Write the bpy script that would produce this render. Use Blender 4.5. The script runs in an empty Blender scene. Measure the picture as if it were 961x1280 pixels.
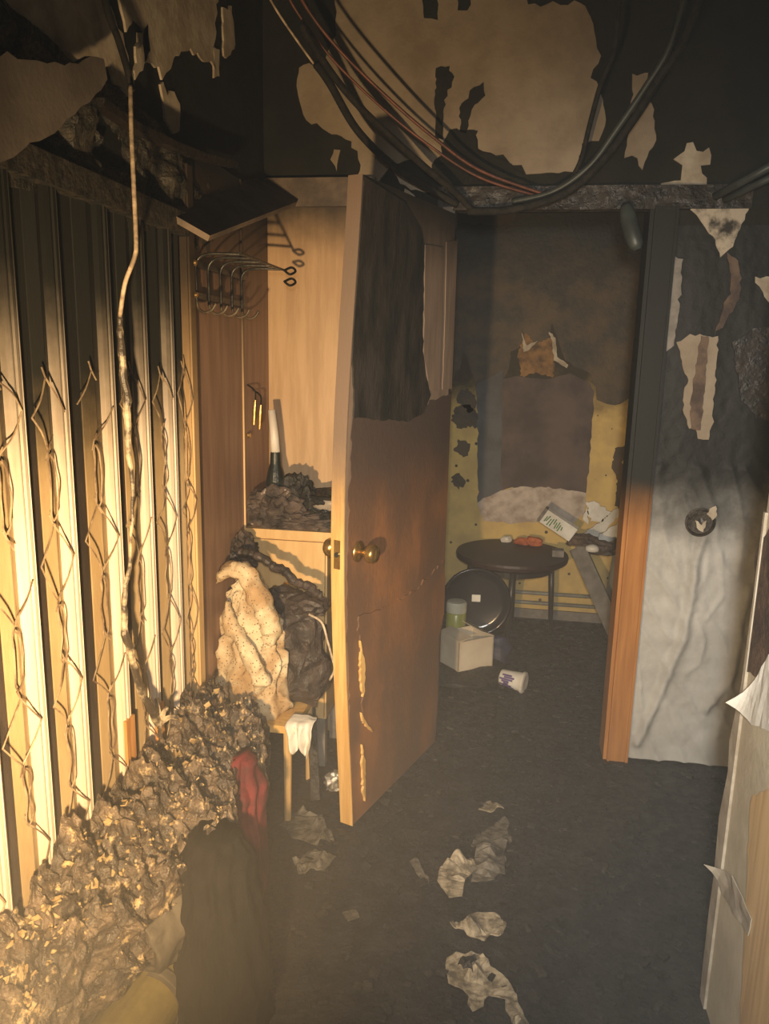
import bpy, bmesh, math, random
from mathutils import Vector, noise, Matrix

# ------------------------------------------------------------ camera, world, light, exposure
SC = bpy.context.scene
COL = SC.collection
IMG_W, IMG_H, FOCAL = 961.0, 1280.0, 960.0
EYE = Vector((0, 0, 1.5))
YAW, PITCH, ROLL = math.radians(9.0), math.radians(11.6), math.radians(1.3)
FWD = Vector((-math.sin(YAW)*math.cos(PITCH), math.cos(YAW)*math.cos(PITCH), -math.sin(PITCH)))
RT0 = Vector((math.cos(YAW), math.sin(YAW), 0))
UP0 = RT0.cross(FWD)
RT = math.cos(ROLL)*RT0 + math.sin(ROLL)*UP0
UPV = -math.sin(ROLL)*RT0 + math.cos(ROLL)*UP0
cd = bpy.data.cameras.new('camera')
cam = bpy.data.objects.new('camera', cd)
COL.objects.link(cam)
cd.sensor_width = 36; cd.sensor_fit = 'AUTO'
cd.lens = FOCAL/IMG_H*36
cd.clip_start = 0.02
cam.matrix_world = Matrix(((RT.x, UPV.x, -FWD.x, EYE.x), (RT.y, UPV.y, -FWD.y, EYE.y), (RT.z, UPV.z, -FWD.z, EYE.z), (0, 0, 0, 1)))
SC.camera = cam

w = bpy.data.worlds.new('world'); SC.world = w
w.use_nodes = True
w.node_tree.nodes['Background'].inputs[0].default_value = (0.5, 0.5, 0.48, 1)
w.node_tree.nodes['Background'].inputs[1].default_value = 0.004

SC.view_settings.view_transform = 'Standard'
SC.view_settings.look = 'None'
SC.view_settings.gamma = 1
SC.view_settings.use_curve_mapping = False
SC.view_settings.exposure = 0.0

def lamp(name, kind, loc, energy, color, size, target=None, angle=None, blend=0.6):
    l = bpy.data.lights.new(name, kind)
    l.energy = energy; l.color = color
    if kind == 'AREA': l.size = size
    else: l.shadow_soft_size = size
    if kind == 'SPOT':
        l.spot_size = math.radians(angle); l.spot_blend = blend
    o = bpy.data.objects.new(name, l); COL.objects.link(o)
    o.location = loc
    if target is not None:
        o.rotation_euler = (Vector(target)-Vector(loc)).to_track_quat('-Z', 'Y').to_euler()
    return o
# the firefighters' two torches, behind and beside the photographer
lamp('torch_warm', 'SPOT', (-0.34, 0.30, 1.00), 265, (1.0, 0.66, 0.32), 0.03, (-0.78, 2.1, 0.96), 106, 1.0)
lamp('torch_white', 'SPOT', (0.03, -0.25, 1.62), 325, (1.0, 0.945, 0.84), 0.06, (0.50, 2.8, 0.66), 72, 1.0)

# ------------------------------------------------------------ measuring helpers (metres on the room's own planes)
DW, KW, LW = 2.82, 4.40, -0.91      # doorway wall, kitchen far wall, left wall
def on_plane(px, py, n, c):
    d = FWD + RT*((px-IMG_W/2)/FOCAL) - UPV*((py-IMG_H/2)/FOCAL)
    n = Vector(n)
    return EYE + d*((c-EYE.dot(n))/d.dot(n))
def at(px, py, Y): return on_plane(px, py, (0, 1, 0), Y)
def atX(px, py, X): return on_plane(px, py, (1, 0, 0), X)
def atZ(px, py, Z=0): return on_plane(px, py, (0, 0, 1), Z)
def back2(pts, Y=DW): return [(p.x, p.z) for p in (at(a, b, Y) for a, b in pts)]
def left2(pts, X=LW): return [(p.y, p.z) for p in (atX(a, b, X) for a, b in pts)]
def floor2(pts, Z=0): return [(p.x, p.y) for p in (atZ(a, b, Z) for a, b in pts)]

# ------------------------------------------------------------ object helpers
def link(name, me, m=None, parent=None, origin=None, smooth=False):
    """mesh given in world metres -> object whose origin is at the parent's or at its own base"""
    o = bpy.data.objects.new(name, me); COL.objects.link(o)
    if m is not None and not me.materials: me.materials.append(m)
    if parent is not None:
        off = Vector(parent['org'])
    elif origin is not None: off = Vector(origin)
    else:
        vs = [v.co for v in me.vertices]
        lo = Vector([min(v[i] for v in vs) for i in range(3)]); hi = Vector([max(v[i] for v in vs) for i in range(3)])
        off = Vector(((lo.x+hi.x)/2, (lo.y+hi.y)/2, lo.z))
    me.transform(Matrix.Translation(-off))
    if parent is None: o.location = off
    else: o.parent = parent
    o['org'] = tuple(off)
    if smooth:
        for p in me.polygons: p.use_smooth = True
    return o
def empty(name, loc):
    o = bpy.data.objects.new(name, None); COL.objects.link(o)
    o.location = loc; o['org'] = tuple(loc); o.empty_display_size = 0.05
    return o
def tag(o, label=None, cat=None, group=None, kind=None):
    for k, v in (('label', label), ('category', cat), ('group', group), ('kind', kind)):
        if v: o[k] = v
    return o
def thing(name, loc, label, cat, group=None): return tag(empty(name, loc), label, cat, group)

class MB:
    def __init__(s): s.bm = bmesh.new()
    def face(s, vs):
        try: return s.bm.faces.new(vs)
        except ValueError: return None
    def hexa(s, c):
        v = [s.bm.verts.new(p) for p in c]
        for f in ((0, 3, 2, 1), (4, 5, 6, 7), (0, 1, 5, 4), (1, 2, 6, 5), (2, 3, 7, 6), (3, 0, 4, 7)): s.face([v[i] for i in f])
    def box(s, a, b):
        (x0, y0, z0), (x1, y1, z1) = a, b
        s.hexa([(x0, y0, z0), (x1, y0, z0), (x1, y1, z0), (x0, y1, z0), (x0, y0, z1), (x1, y0, z1), (x1, y1, z1), (x0, y1, z1)])
    def bar(s, a, b, wu, wv, up=(0, 0, 1)):
        a, b = Vector(a), Vector(b); t = (b-a).normalized(); up = Vector(up)
        u = t.cross(up)
        if u.length < 1e-3: u = t.cross(Vector((0, 1, 0)))
        u.normalize(); v = u.cross(t)
        u *= wu/2; v *= wv/2
        s.hexa([a-u-v, a+u-v, b+u-v, b-u-v, a-u+v, a+u+v, b+u+v, b-u+v])
    def tube(s, pts, r, n=8, cap=True):
        pts = [Vector(p) for p in pts]
        rs = r if isinstance(r, (list, tuple)) else [r]*len(pts)
        rings = []; ref = None
        for i, p in enumerate(pts):
            t = (pts[min(i+1, len(pts)-1)]-pts[max(i-1, 0)]).normalized()
            if ref is None: ref = t.orthogonal().normalized()
            u = (ref - t*ref.dot(t))
            u = u.normalized() if u.length > 1e-6 else t.orthogonal().normalized()
            ref = u; v = t.cross(u)
            rings.append([s.bm.verts.new(p+(u*math.cos(2*math.pi*k/n)+v*math.sin(2*math.pi*k/n))*rs[i]) for k in range(n)])
        for a, b in zip(rings, rings[1:]):
            for k in range(n): s.face([a[k], a[(k+1) % n], b[(k+1) % n], b[k]])
        if cap: s.face(rings[0][::-1]); s.face(rings[-1])
    def prism(s, pts2, to3, d0, d1):
        """outline in a plane -> slab between offsets d0 and d1 along the plane's normal"""
        A = [s.bm.verts.new(to3(u, v, d0)) for u, v in pts2]
        B = [s.bm.verts.new(to3(u, v, d1)) for u, v in pts2]
        n = len(A)
        s.face(A[::-1]); s.face(B)
        for i in range(n): s.face([A[i], A[(i+1) % n], B[(i+1) % n], B[i]])
    def lathe(s, prof, c, axis='z', n=24, mat=None):
        c = Vector(c); rings = []
        for r, h in prof:
            ring = []
            for k in range(n):
                a = 2*math.pi*k/n
                p = Vector((r*math.cos(a), r*math.sin(a), h))
                if mat is not None: p = mat @ p
                ring.append(s.bm.verts.new(c+p))
            rings.append(ring)
        for a, b in zip(rings, rings[1:]):
            for k in range(n): s.face([a[k], a[(k+1) % n], b[(k+1) % n], b[k]])
        s.face(rings[0][::-1]); s.face(rings[-1])
    def grid(s, f, nu, nv, thick=None):
        V = [[s.bm.verts.new(f(i/nu, j/nv)) for j in range(nv+1)] for i in range(nu+1)]
        for i in range(nu):
            for j in range(nv): s.face([V[i][j], V[i+1][j], V[i+1][j+1], V[i][j+1]])
        if thick is not None:
            t = Vector(thick)
            B = [[s.bm.verts.new(Vector(V[i][j].co)+t) for j in range(nv+1)] for i in range(nu+1)]
            for i in range(nu):
                for j in range(nv): s.face([B[i][j], B[i][j+1], B[i+1][j+1], B[i+1][j]])
            rim = [(i, 0) for i in range(nu)]+[(nu, j) for j in range(nv)]+[(i, nv) for i in range(nu, 0, -1)]+[(0, j) for j in range(nv, 0, -1)]
            for k in range(len(rim)):
                a, b = rim[k], rim[(k+1) % len(rim)]
                s.face([V[a[0]][a[1]], B[a[0]][a[1]], B[b[0]][b[1]], V[b[0]][b[1]]])
    def build(s, name, m, parent=None, origin=None, smooth=False):
        bmesh.ops.recalc_face_normals(s.bm, faces=s.bm.faces)
        me = bpy.data.meshes.new(name); s.bm.to_mesh(me); s.bm.free()
        return link(name, me, m, parent, origin, smooth)

def to_back(Y=DW): return lambda u, v, d: (u, Y-d, v)
def to_left(X=LW): return lambda u, v, d: (X+d, u, v)
def to_floor(Z=0): return lambda u, v, d: (u, v, Z+d)
def rag(pts, step=0.02, amp=0.006, seed=0):
    """ragged, torn edge"""
    rnd = random.Random(seed); out = []
    n = len(pts)
    for i in range(n):
        (x0, y0), (x1, y1) = pts[i], pts[(i+1) % n]
        L = math.hypot(x1-x0, y1-y0); k = max(1, int(L/step))
        nx, ny = ((y1-y0)/L, -(x1-x0)/L) if L > 1e-9 else (0, 0)
        for j in range(k):
            t = j/k; a = rnd.gauss(0, amp)*(1 if j else 0.5); b = rnd.uniform(-.25, .25)*step if j else 0
            out.append((x0+(x1-x0)*t+nx*a+(x1-x0)/L*b, y0+(y1-y0)*t+ny*a+(y1-y0)/L*b))
    return out
def turb(p, sc, oct=4, seed=0):
    return noise.turbulence(Vector(p)*sc+Vector((seed*7.3, seed*3.1, seed*1.7)), oct, False)
def spline(pts, n=8):
    P_ = [Vector(p) for p in pts]; out = []
    for i in range(len(P_)-1):
        p0 = P_[max(i-1, 0)]; p1 = P_[i]; p2 = P_[i+1]; p3 = P_[min(i+2, len(P_)-1)]
        for k in range(n):
            t = k/n
            out.append(0.5*((2*p1)+(p2-p0)*t+(2*p0-5*p1+4*p2-p3)*t*t+(3*p1-p0-3*p2+p3)*t**3))
    out.append(P_[-1]); return out
def crumple(mb, c, s, seed, amp=0.35, sub=3, sc=2.2, rz=0.0):
    """a crushed lump: icosphere folded by ridged noise, flattened where it lies"""
    r = bmesh.ops.create_icosphere(mb.bm, subdivisions=sub, radius=1.0)
    R = Matrix.Rotation(rz, 3, 'Z')
    for v in r['verts']:
        p = v.co.copy()
        k = 1+amp*(1.2-2.4*abs(noise.noise(p*sc+Vector((seed*5.1, seed, 3))))) + amp*.5*noise.noise(p*sc*2.7+Vector((seed, 9, seed*2)))
        p *= k
        p = Vector((p.x*s[0], p.y*s[1], max(p.z, -0.75)*s[2]))
        v.co = Vector(c)+R @ p
def lump(mb, rows, nth=96, folds=9, famp=0.12, namp=0.03, seed=0, sub=6):
    """cloth draped over something: rows of (z, cx, cy, rx, ry) joined into one folded surface"""
    rows2 = []
    for a, b in zip(rows, rows[1:]):
        for k in range(sub):
            t = k/sub; t2 = t*t*(3-2*t)
            rows2.append([a[i]+(b[i]-a[i])*(t if i == 0 else t2) for i in range(5)])
    rows2.append(list(rows[-1]))
    rings = []; N = len(rows2)
    for i, (z, cx, cy, rx, ry) in enumerate(rows2):
        ring = []
        for k in range(nth):
            a = 2*math.pi*k/nth; h = i/(N-1)
            f = 1+famp*(0.3+0.7*h)*math.sin(folds*a+2.5*noise.noise(Vector((h*2.2, seed, math.cos(a)))) * 2+seed)
            p = Vector((cx+rx*f*math.cos(a), cy+ry*f*math.sin(a), z))
            q = noise.noise_vector(p*14+Vector((seed, 0, 0)))*namp + noise.noise_vector(p*34+Vector((0, seed, 0)))*namp*.45
            ring.append(mb.bm.verts.new(p+q))
        rings.append(ring)
    for a, b in zip(rings, rings[1:]):
        for k in range(nth): mb.face([a[k], a[(k+1) % nth], b[(k+1) % nth], b[k]])
    mb.face(rings[0][::-1]); mb.face(rings[-1])

# ------------------------------------------------------------ materials
SOOT = (0.0085, 0.0092, 0.0078)
def M(name, c1, c2=None, rough=0.7, rough2=None, metal=0.0, ns=6.0, stretch=(1, 1, 1), contrast=(0.35, 0.65), bump=0.15, bs=60.0,
      soot=None, soot_ns=5.0, soot_amp=0.25, sootcol=SOOT, dots=None, ash=None, spec=0.4):
    m = bpy.data.materials.new(name); m.use_nodes = True
    nt = m.node_tree; N = nt.nodes; L = nt.links
    bs_ = N['Principled BSDF']
    geo = N.new('ShaderNodeNewGeometry')
    mp = N.new('ShaderNodeMapping'); mp.inputs['Scale'].default_value = stretch
    L.new(geo.outputs['Position'], mp.inputs['Vector'])
    def noisef(scale, detail=6, rgh=.6, vec=mp.outputs[0], dist=0.0):
        n = N.new('ShaderNodeTexNoise'); n.inputs['Scale'].default_value = scale
        n.inputs['Detail'].default_value = detail; n.inputs['Roughness'].default_value = rgh
        n.inputs['Distortion'].default_value = dist
        L.new(vec, n.inputs['Vector']); return n.outputs[0]
    def mrange(v, a, b, c=0.0, d=1.0, smooth=True):
        r = N.new('ShaderNodeMapRange'); r.interpolation_type = 'SMOOTHSTEP' if smooth else 'LINEAR'
        r.inputs['From Min'].default_value = a; r.inputs['From Max'].default_value = b
        r.inputs['To Min'].default_value = c; r.inputs['To Max'].default_value = d
        L.new(v, r.inputs['Value']); return r.outputs[0]
    def mix(f, a, b):
        x = N.new('ShaderNodeMix'); x.data_type = 'RGBA'
        if isinstance(f, float): x.inputs[0].default_value = f
        else: L.new(f, x.inputs[0])
        for i, v in ((6, a), (7, b)):
            if isinstance(v, tuple): x.inputs[i].default_value = (*v, 1)
            else: L.new(v, x.inputs[i])
        return x.outputs[2]
    def math_(op, a, b):
        x = N.new('ShaderNodeMath'); x.operation = op
        for i, v in enumerate((a, b)):
            if isinstance(v, (int, float)): x.inputs[i].default_value = v
            else: L.new(v, x.inputs[i])
        return x.outputs[0]
    n1 = noisef(ns)
    col = mix(mrange(n1, *contrast), c1, c2 or tuple(x*.75 for x in c1))
    if dots:
        vo = N.new('ShaderNodeTexVoronoi'); vo.inputs['Scale'].default_value = dots[1]
        L.new(geo.outputs['Position'], vo.inputs['Vector'])
        col = mix(mrange(vo.outputs['Distance'], dots[2], dots[2]*1.25, 1.0, 0.0), col, dots[0])
    if ash:                                     # light flecks of ash or bare foam
        col = mix(mrange(noisef(ash[1], 5, .7), ash[2], ash[2]+ash[3]), col, ash[0])
    if soot:
        sx = N.new('ShaderNodeSeparateXYZ'); L.new(geo.outputs['Position'], sx.inputs[0])
        zz = math_('ADD', sx.outputs[2], math_('MULTIPLY', math_('SUBTRACT', noisef(soot_ns, 8, .65, geo.outputs['Position']), 0.5), soot_amp*2))
        col = mix(mrange(zz, soot[0], soot[1]), col, sootcol)
    L.new(col, bs_.inputs['Base Color'])
    if rough2 is None: bs_.inputs['Roughness'].default_value = rough
    else: L.new(mrange(noisef(ns*2.3), .4, .62, rough, rough2), bs_.inputs['Roughness'])
    bs_.inputs['Metallic'].default_value = metal
    bs_.inputs['Specular IOR Level'].default_value = spec
    if bump:
        bp = N.new('ShaderNodeBump'); bp.inputs['Strength'].default_value = bump; bp.inputs['Distance'].default_value = 0.01
        L.new(noisef(bs, 6, .6), bp.inputs['Height']); L.new(bp.outputs[0], bs_.inputs['Normal'])
    return m

m_sootwall = M('sooted_wall', (0.0065, 0.0072, 0.0058), (0.014, 0.014, 0.010), rough=.8, ns=4, bump=.35, bs=22, spec=.2)
m_plaster = M('bare_plaster', (0.27, 0.225, 0.17), (0.18, 0.145, 0.105), rough=.9, ns=7, bump=.25, bs=70, contrast=(.3, .75))
m_plaster2 = M('pale_plaster', (0.42, 0.37, 0.29), (0.27, 0.22, 0.16), rough=.9, ns=12, bump=.2, bs=70)
m_ceiling = M('sooted_ceiling', (0.012, 0.012, 0.010), (0.03, 0.026, 0.02), rough=.8, ns=5, bump=.3)
m_floor = M('charred_wet_floor', (0.012, 0.0115, 0.011), (0.026, 0.024, 0.022), rough=.45, rough2=.9, ns=9, bump=.9, bs=45, contrast=(.4, .7))
m_char = M('charred_debris', (0.010, 0.010, 0.009), (0.03, 0.027, 0.023), rough=.4, rough2=.85, ns=25, bump=.6, bs=80)
m_charcrust = M('charred_crust', (0.011, 0.012, 0.010), (0.035, 0.03, 0.022), rough=.28, rough2=.8, ns=30, bump=.8, bs=60)
m_backpanel = M('fibreboard', (0.47, 0.315, 0.175), (0.38, 0.245, 0.13), rough=.6, ns=5, stretch=(6, 6, .6), bump=.08, soot=(1.80, 2.06), soot_amp=.08)
m_sidepanel = M('stained_board', (0.30, 0.185, 0.125), (0.22, 0.135, 0.095), rough=.5, ns=5, stretch=(6, 6, .6), bump=.06, soot=(1.45, 2.05), soot_amp=.10)
m_post = M('pine_post', (0.66, 0.46, 0.24), (0.5, 0.33, 0.16), rough=.45, ns=6, stretch=(8, 8, .5), bump=.08, soot=(1.10, 1.75), soot_amp=.1, sootcol=(.03, .022, .015))
m_slat = M('folding_door_slat', (0.72, 0.63, 0.54), (0.60, 0.51, 0.42), rough=.42, ns=8, stretch=(10, 10, .5), bump=.12, soot=(1.06, 1.66), soot_amp=.12)
m_slatburn = M('scorched_slat_foot', (0.62, 0.33, 0.12), (0.45, 0.2, 0.06), rough=.45, ns=8, stretch=(10, 10, .6), bump=.12)
m_panel = M('folding_door_panel', (0.40, 0.30, 0.17), (0.33, 0.24, 0.13), rough=.6, ns=6, stretch=(4, 4, .8), bump=.1, soot=(1.10, 1.48), soot_amp=.14)
m_panelshade = M('shaded_panel', (0.055, 0.042, 0.036), (0.03, 0.024, 0.021), rough=.6, ns=6, stretch=(4, 4, .8), bump=.2, soot=(1.10, 1.5))  # slat shade put into the panel colour, sooted towards the top
m_wire = M('scorched_steel_wire', (0.46, 0.36, 0.24), (0.16, 0.11, 0.075), rough=.45, metal=.2, ns=20, bump=.2, soot=(1.3, 1.75), soot_amp=.1)
m_blackmetal = M('sooted_black_metal', (0.05, 0.05, 0.045), (0.02, 0.02, 0.018), rough=.32, metal=.5, ns=30, bump=.15)
m_copper = M('copper_wire', (0.17, 0.068, 0.045), (0.09, 0.042, 0.033), rough=.5, metal=.4, ns=14, bump=.2)
m_cable = M('burnt_cable', (0.008, 0.008, 0.007), (0.02, 0.018, 0.015), rough=.8, ns=40, bump=.5, spec=.2)
m_cord = M('pale_cord', (0.55, 0.44, 0.32), (0.22, 0.17, 0.12), rough=.6, ns=30, bump=.4)
m_melt = M('melted_plastic', (0.50, 0.42, 0.30), (0.06, 0.05, 0.04), rough=.35, ns=18, bump=.4, contrast=(.38, .55))
m_rawwood = M('raw_split_wood', (0.62, 0.40, 0.15), (0.50, 0.29, 0.09), rough=.6, ns=8, stretch=(8, 8, .6), bump=.2, soot=(0.90, 1.25), soot_amp=.10, sootcol=(.17, .12, .085))
m_doorbase = M('door_core', (0.20, 0.15, 0.115), (0.15, 0.11, 0.085), rough=.6, ns=6, stretch=(6, 6, .6), bump=.1, soot=(1.72, 2.0), soot_amp=.06)
m_veneer = M('door_veneer', (0.26, 0.115, 0.045), (0.12, 0.068, 0.042), rough=.5, ns=1.6, stretch=(3, 3, 1.4), contrast=(.25, .6), bump=.15, bs=30, soot=(0.93, 1.25), soot_amp=.12, sootcol=(.062, .046, .040))
m_blackveneer = M('burnt_veneer', (0.012, 0.013, 0.012), (0.035, 0.03, 0.027), rough=.55, ns=6, stretch=(3, 3, 1), bump=.3, bs=30)
m_brass = M('brass', (0.62, 0.43, 0.17), (0.45, 0.28, 0.1), rough=.25, metal=.9, ns=20, bump=.05)
m_casing = M('varnished_casing', (0.36, 0.165, 0.048), (0.28, 0.118, 0.034), rough=.6, ns=6, stretch=(8, 8, .5), bump=.06, soot=(0.86, 1.10), soot_amp=.05, spec=.2)
m_header = M('charred_header', (0.022, 0.015, 0.010), (0.010, 0.009, 0.008), rough=.3, rough2=.7, ns=14, bump=.7, bs=40)
m_foil = M('grey_wallpaper', (0.45, 0.445, 0.425), (0.34, 0.335, 0.315), rough=.62, ns=5, bump=.3, bs=40, soot=(0.72, 1.14), soot_amp=.12, sootcol=(.012, .0125, .012), spec=.25)
m_cream = M('cream_wallpaper', (0.52, 0.46, 0.34), (0.40, 0.34, 0.24), rough=.75, ns=6, bump=.15, soot=(1.15, 1.6), soot_amp=.15)
m_white = M('torn_paper', (0.72, 0.70, 0.64), (0.55, 0.52, 0.46), rough=.8, ns=10, bump=.15)
m_kwall = M('yellow_kitchen_wall', (0.56, 0.40, 0.14), (0.44, 0.31, 0.12), rough=.75, ns=7, bump=.15, soot=(1.10, 1.42), soot_amp=.22, sootcol=(.035, .028, .018), dots=((.06, .045, .03), 11, .09))
m_kstripA = M('grey_blue_lining', (0.085, 0.085, 0.09), (0.06, 0.058, 0.058), rough=.7, ns=6, bump=.2)
m_kstripB = M('mauve_lining', (0.10, 0.07, 0.06), (0.055, 0.040, 0.036), rough=.7, ns=5, bump=.2)
m_ash = M('pale_ash_fringe', (0.50, 0.43, 0.36), (0.26, 0.20, 0.165), rough=.9, ns=14, bump=.5, contrast=(.3, .75))
m_kbrown = M('scorched_lining', (0.075, 0.048, 0.022), (0.025, 0.02, 0.012), rough=.6, ns=5, bump=.3, soot=(1.75, 2.2), soot_amp=.2)
m_orangeburn = M('bare_scorched_wood', (0.24, 0.13, 0.045), (0.06, 0.035, 0.017), rough=.7, ns=12, bump=.3)
m_tabletop = M('dark_tabletop', (0.034, 0.018, 0.016), (0.026, 0.015, 0.013), rough=.5, ns=5, bump=.1)
m_tableleg = M('table_leg_paint', (0.03, 0.026, 0.024), (0.016, 0.015, 0.014), rough=.4, ns=12, bump=.1)
m_black = M('black_plastic', (0.010, 0.011, 0.015), (0.02, 0.02, 0.026), rough=.18, ns=6, bump=.03)
m_navy = M('navy_plastic', (0.025, 0.027, 0.06), (0.016, 0.016, 0.03), rough=.5, ns=6, bump=.1)
m_card = M('cardboard_white', (0.60, 0.52, 0.40), (0.50, 0.42, 0.31), rough=.8, ns=8, bump=.1)
m_jar = M('yellow_green_jar', (0.36, 0.36, 0.09), (0.28, 0.29, 0.07), rough=.3, ns=6, bump=.02)
m_jarlid = M('pale_jar_top', (0.55, 0.53, 0.42), (0.45, 0.43, 0.33), rough=.5, ns=6, bump=.02)
m_purple = M('purple_print', (0.12, 0.08, 0.22), (0.08, 0.05, 0.16), rough=.5, ns=6, bump=.02)
m_green = M('green_print', (0.07, 0.20, 0.06), (0.05, 0.12, 0.05), rough=.6, ns=8, bump=0)
m_orange = M('orange_rag', (0.55, 0.16, 0.05), (0.32, 0.08, 0.03), rough=.8, ns=20, bump=.3)
m_greyboard = M('grey_weathered_board', (0.20, 0.18, 0.16), (0.13, 0.115, 0.1), rough=.7, ns=6, stretch=(3, 3, 3), bump=.2)
m_bluewhite = M('pale_blue_plastic', (0.45, 0.52, 0.56), (0.38, 0.44, 0.48), rough=.4, ns=5, bump=.05)
m_brownrag = M('brown_burnt_rag', (0.12, 0.08, 0.055), (0.05, 0.034, 0.028), rough=.8, ns=16, bump=.4)
m_greypipe = M('grey_painted_pipe', (0.22, 0.22, 0.19), (0.14, 0.13, 0.11), rough=.5, ns=10, bump=.1)
m_conduit = M('sooted_conduit', (0.045, 0.055, 0.05), (0.025, 0.03, 0.028), rough=.45, ns=10, bump=.1)
m_foam = M('burnt_foam', (0.135, 0.10, 0.072), (0.04, 0.031, 0.025), rough=.2, rough2=.65, ns=16, bump=.9, bs=55, contrast=(.35, .6), ash=((.46, .35, .20), 30, .56, .10), spec=.6)
m_foamedge = M('scorched_foam_flake', (0.45, 0.33, 0.17), (0.22, 0.15, 0.07), rough=.7, ns=22, bump=.5)
m_darkcloth = M('dark_cloth', (0.006, 0.0058, 0.0054), (0.011, 0.010, 0.0095), rough=.9, ns=8, stretch=(4, 4, .6), bump=.4, bs=60, spec=.1)
m_red = M('red_cloth', (0.12, 0.010, 0.015), (0.045, 0.008, 0.010), rough=.8, ns=12, bump=.3)
m_print = M('printed_cream_cloth', (0.62, 0.53, 0.36), (0.34, 0.22, 0.11), rough=.85, ns=9, bump=.25, bs=120, dots=((.17, .12, .07), 95, .20))
m_bag = M('charred_bag', (0.055, 0.040, 0.034), (0.022, 0.018, 0.016), rough=.35, rough2=.8, ns=16, bump=.6)
m_cabinet = M('yellow_cabinet_veneer', (0.56, 0.375, 0.17), (0.48, 0.31, 0.13), rough=.5, ns=5, stretch=(5, 5, .8), bump=.06)
m_rag = M('sooty_rag', (0.085, 0.062, 0.05), (0.022, 0.018, 0.016), rough=.7, ns=18, bump=.5, ash=((.42, .34, .26), 16, .60, .08))
m_bottle = M('scorched_bottle', (0.014, 0.022, 0.018), (0.010, 0.011, 0.010), rough=.35, ns=14, bump=.2)
m_whiteplastic = M('white_plastic', (0.68, 0.66, 0.60), (0.55, 0.5, 0.43), rough=.4, ns=8, bump=.03)
m_bowl = M('sooty_enamel', (0.30, 0.26, 0.21), (0.18, 0.15, 0.12), rough=.35, ns=10, bump=.05)
m_yellowroll = M('yellow_linoleum', (0.42, 0.34, 0.11), (0.30, 0.24, 0.08), rough=.5, ns=8, bump=.1)
m_greycloth = M('grey_cloth', (0.11, 0.095, 0.075), (0.06, 0.052, 0.04), rough=.8, ns=9, bump=.3)
m_scrap = M('pale_sodden_scrap', (0.36, 0.31, 0.23), (0.10, 0.085, 0.06), rough=.6, ns=30, bump=.5)
m_greyscrap = M('grey_sodden_scrap', (0.13, 0.118, 0.095), (0.045, 0.04, 0.034), rough=.6, ns=30, bump=.5)
m_clear = M('crinkled_foil', (0.6, 0.58, 0.52), (0.3, 0.28, 0.25), rough=.15, metal=.7, ns=30, bump=.6)
m_greyboard2 = M('sagging_board_face', (0.19, 0.16, 0.13), (0.12, 0.10, 0.082), rough=.7, ns=6, bump=.15)
m_shelf = M('charred_shelf', (0.17, 0.13, 0.10), (0.075, 0.06, 0.05), rough=.6, ns=8, bump=.2)
m_stain = M('stained_plaster', (0.40, 0.34, 0.26), (0.025, 0.022, 0.017), rough=.8, ns=11, bump=.4, contrast=(.42, .6))
m_hole = M('burnt_socket', (0.014, 0.013, 0.011), (0.05, 0.04, 0.03), rough=.5, ns=40, bump=.8)

# ------------------------------------------------------------ setting: shell
def struct(name, mb, m, label, smooth=False):
    o = mb.build(name, m, None, None, smooth); return tag(o, label, None, None, 'structure')
ZC = 2.72
mb = MB(); mb.box((-2.2, -1.6, -0.1), (1.9, 4.6, 0.0))
struct('floor', mb, m_floor, 'black charred wet floor covered with burnt debris')
mb = MB(); mb.box((-2.2, -1.6, ZC), (1.9, 4.6, ZC+.1))
struct('ceiling', mb, m_ceiling, 'soot-blackened ceiling')
mb = MB()                                                   # wall with the doorway
mb.box((LW-.1, DW, 0), (-0.235, DW+.1, ZC)); mb.box((0.435, DW, 0), (1.9, DW+.1, ZC)); mb.box((-0.235, DW, 2.0), (0.435, DW+.1, ZC))
wall_back = struct('wall_back', mb, m_sootwall, 'soot-black wall around the doorway with peeled patches')
mb = MB(); mb.box((LW-.1, -1.6, 0), (LW, DW, ZC))
wall_left = struct('wall_left', mb, m_sootwall, 'scorched left wall behind the folding door')
PX, PY = 0.535, 1.66
mb = MB(); mb.box((PX, -1.6, 0), (PX+.12, PY, ZC))
wall_right = struct('wall_right', mb, m_cream, 'near right wall with torn cream wallpaper')
mb = MB(); mb.box((1.8, PY-.1, 0), (1.9, DW, ZC)); mb.box((PX+.12, PY-.1, 0), (1.8, PY, ZC))
struct('wall_alcove', mb, m_sootwall, 'soot-black walls of the recess right of the doorway')
mb = MB(); mb.box((LW-.1, -1.6, 0), (PX+.12, -1.5, ZC))
struct('wall_front', mb, m_sootwall, 'soot-black wall behind the photographer')
mb = MB(); mb.box((-2.2, KW, 0), (1.9, KW+.1, 2.6))
wall_kitchen = struct('wall_kitchen', mb, m_kwall, 'yellow kitchen wall with brown scorch seen through the doorway')
mb = MB(); mb.box((-2.2, DW+.1, 0), (-2.1, KW, 2.6)); mb.box((1.8, DW+.1, 0), (1.9, KW, 2.6)); mb.box((-2.2, DW, 0), (LW-.1, DW+.1, ZC))
struct('wall_kitchen_side', mb, m_kwall, 'side walls of the burnt kitchen')

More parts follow.
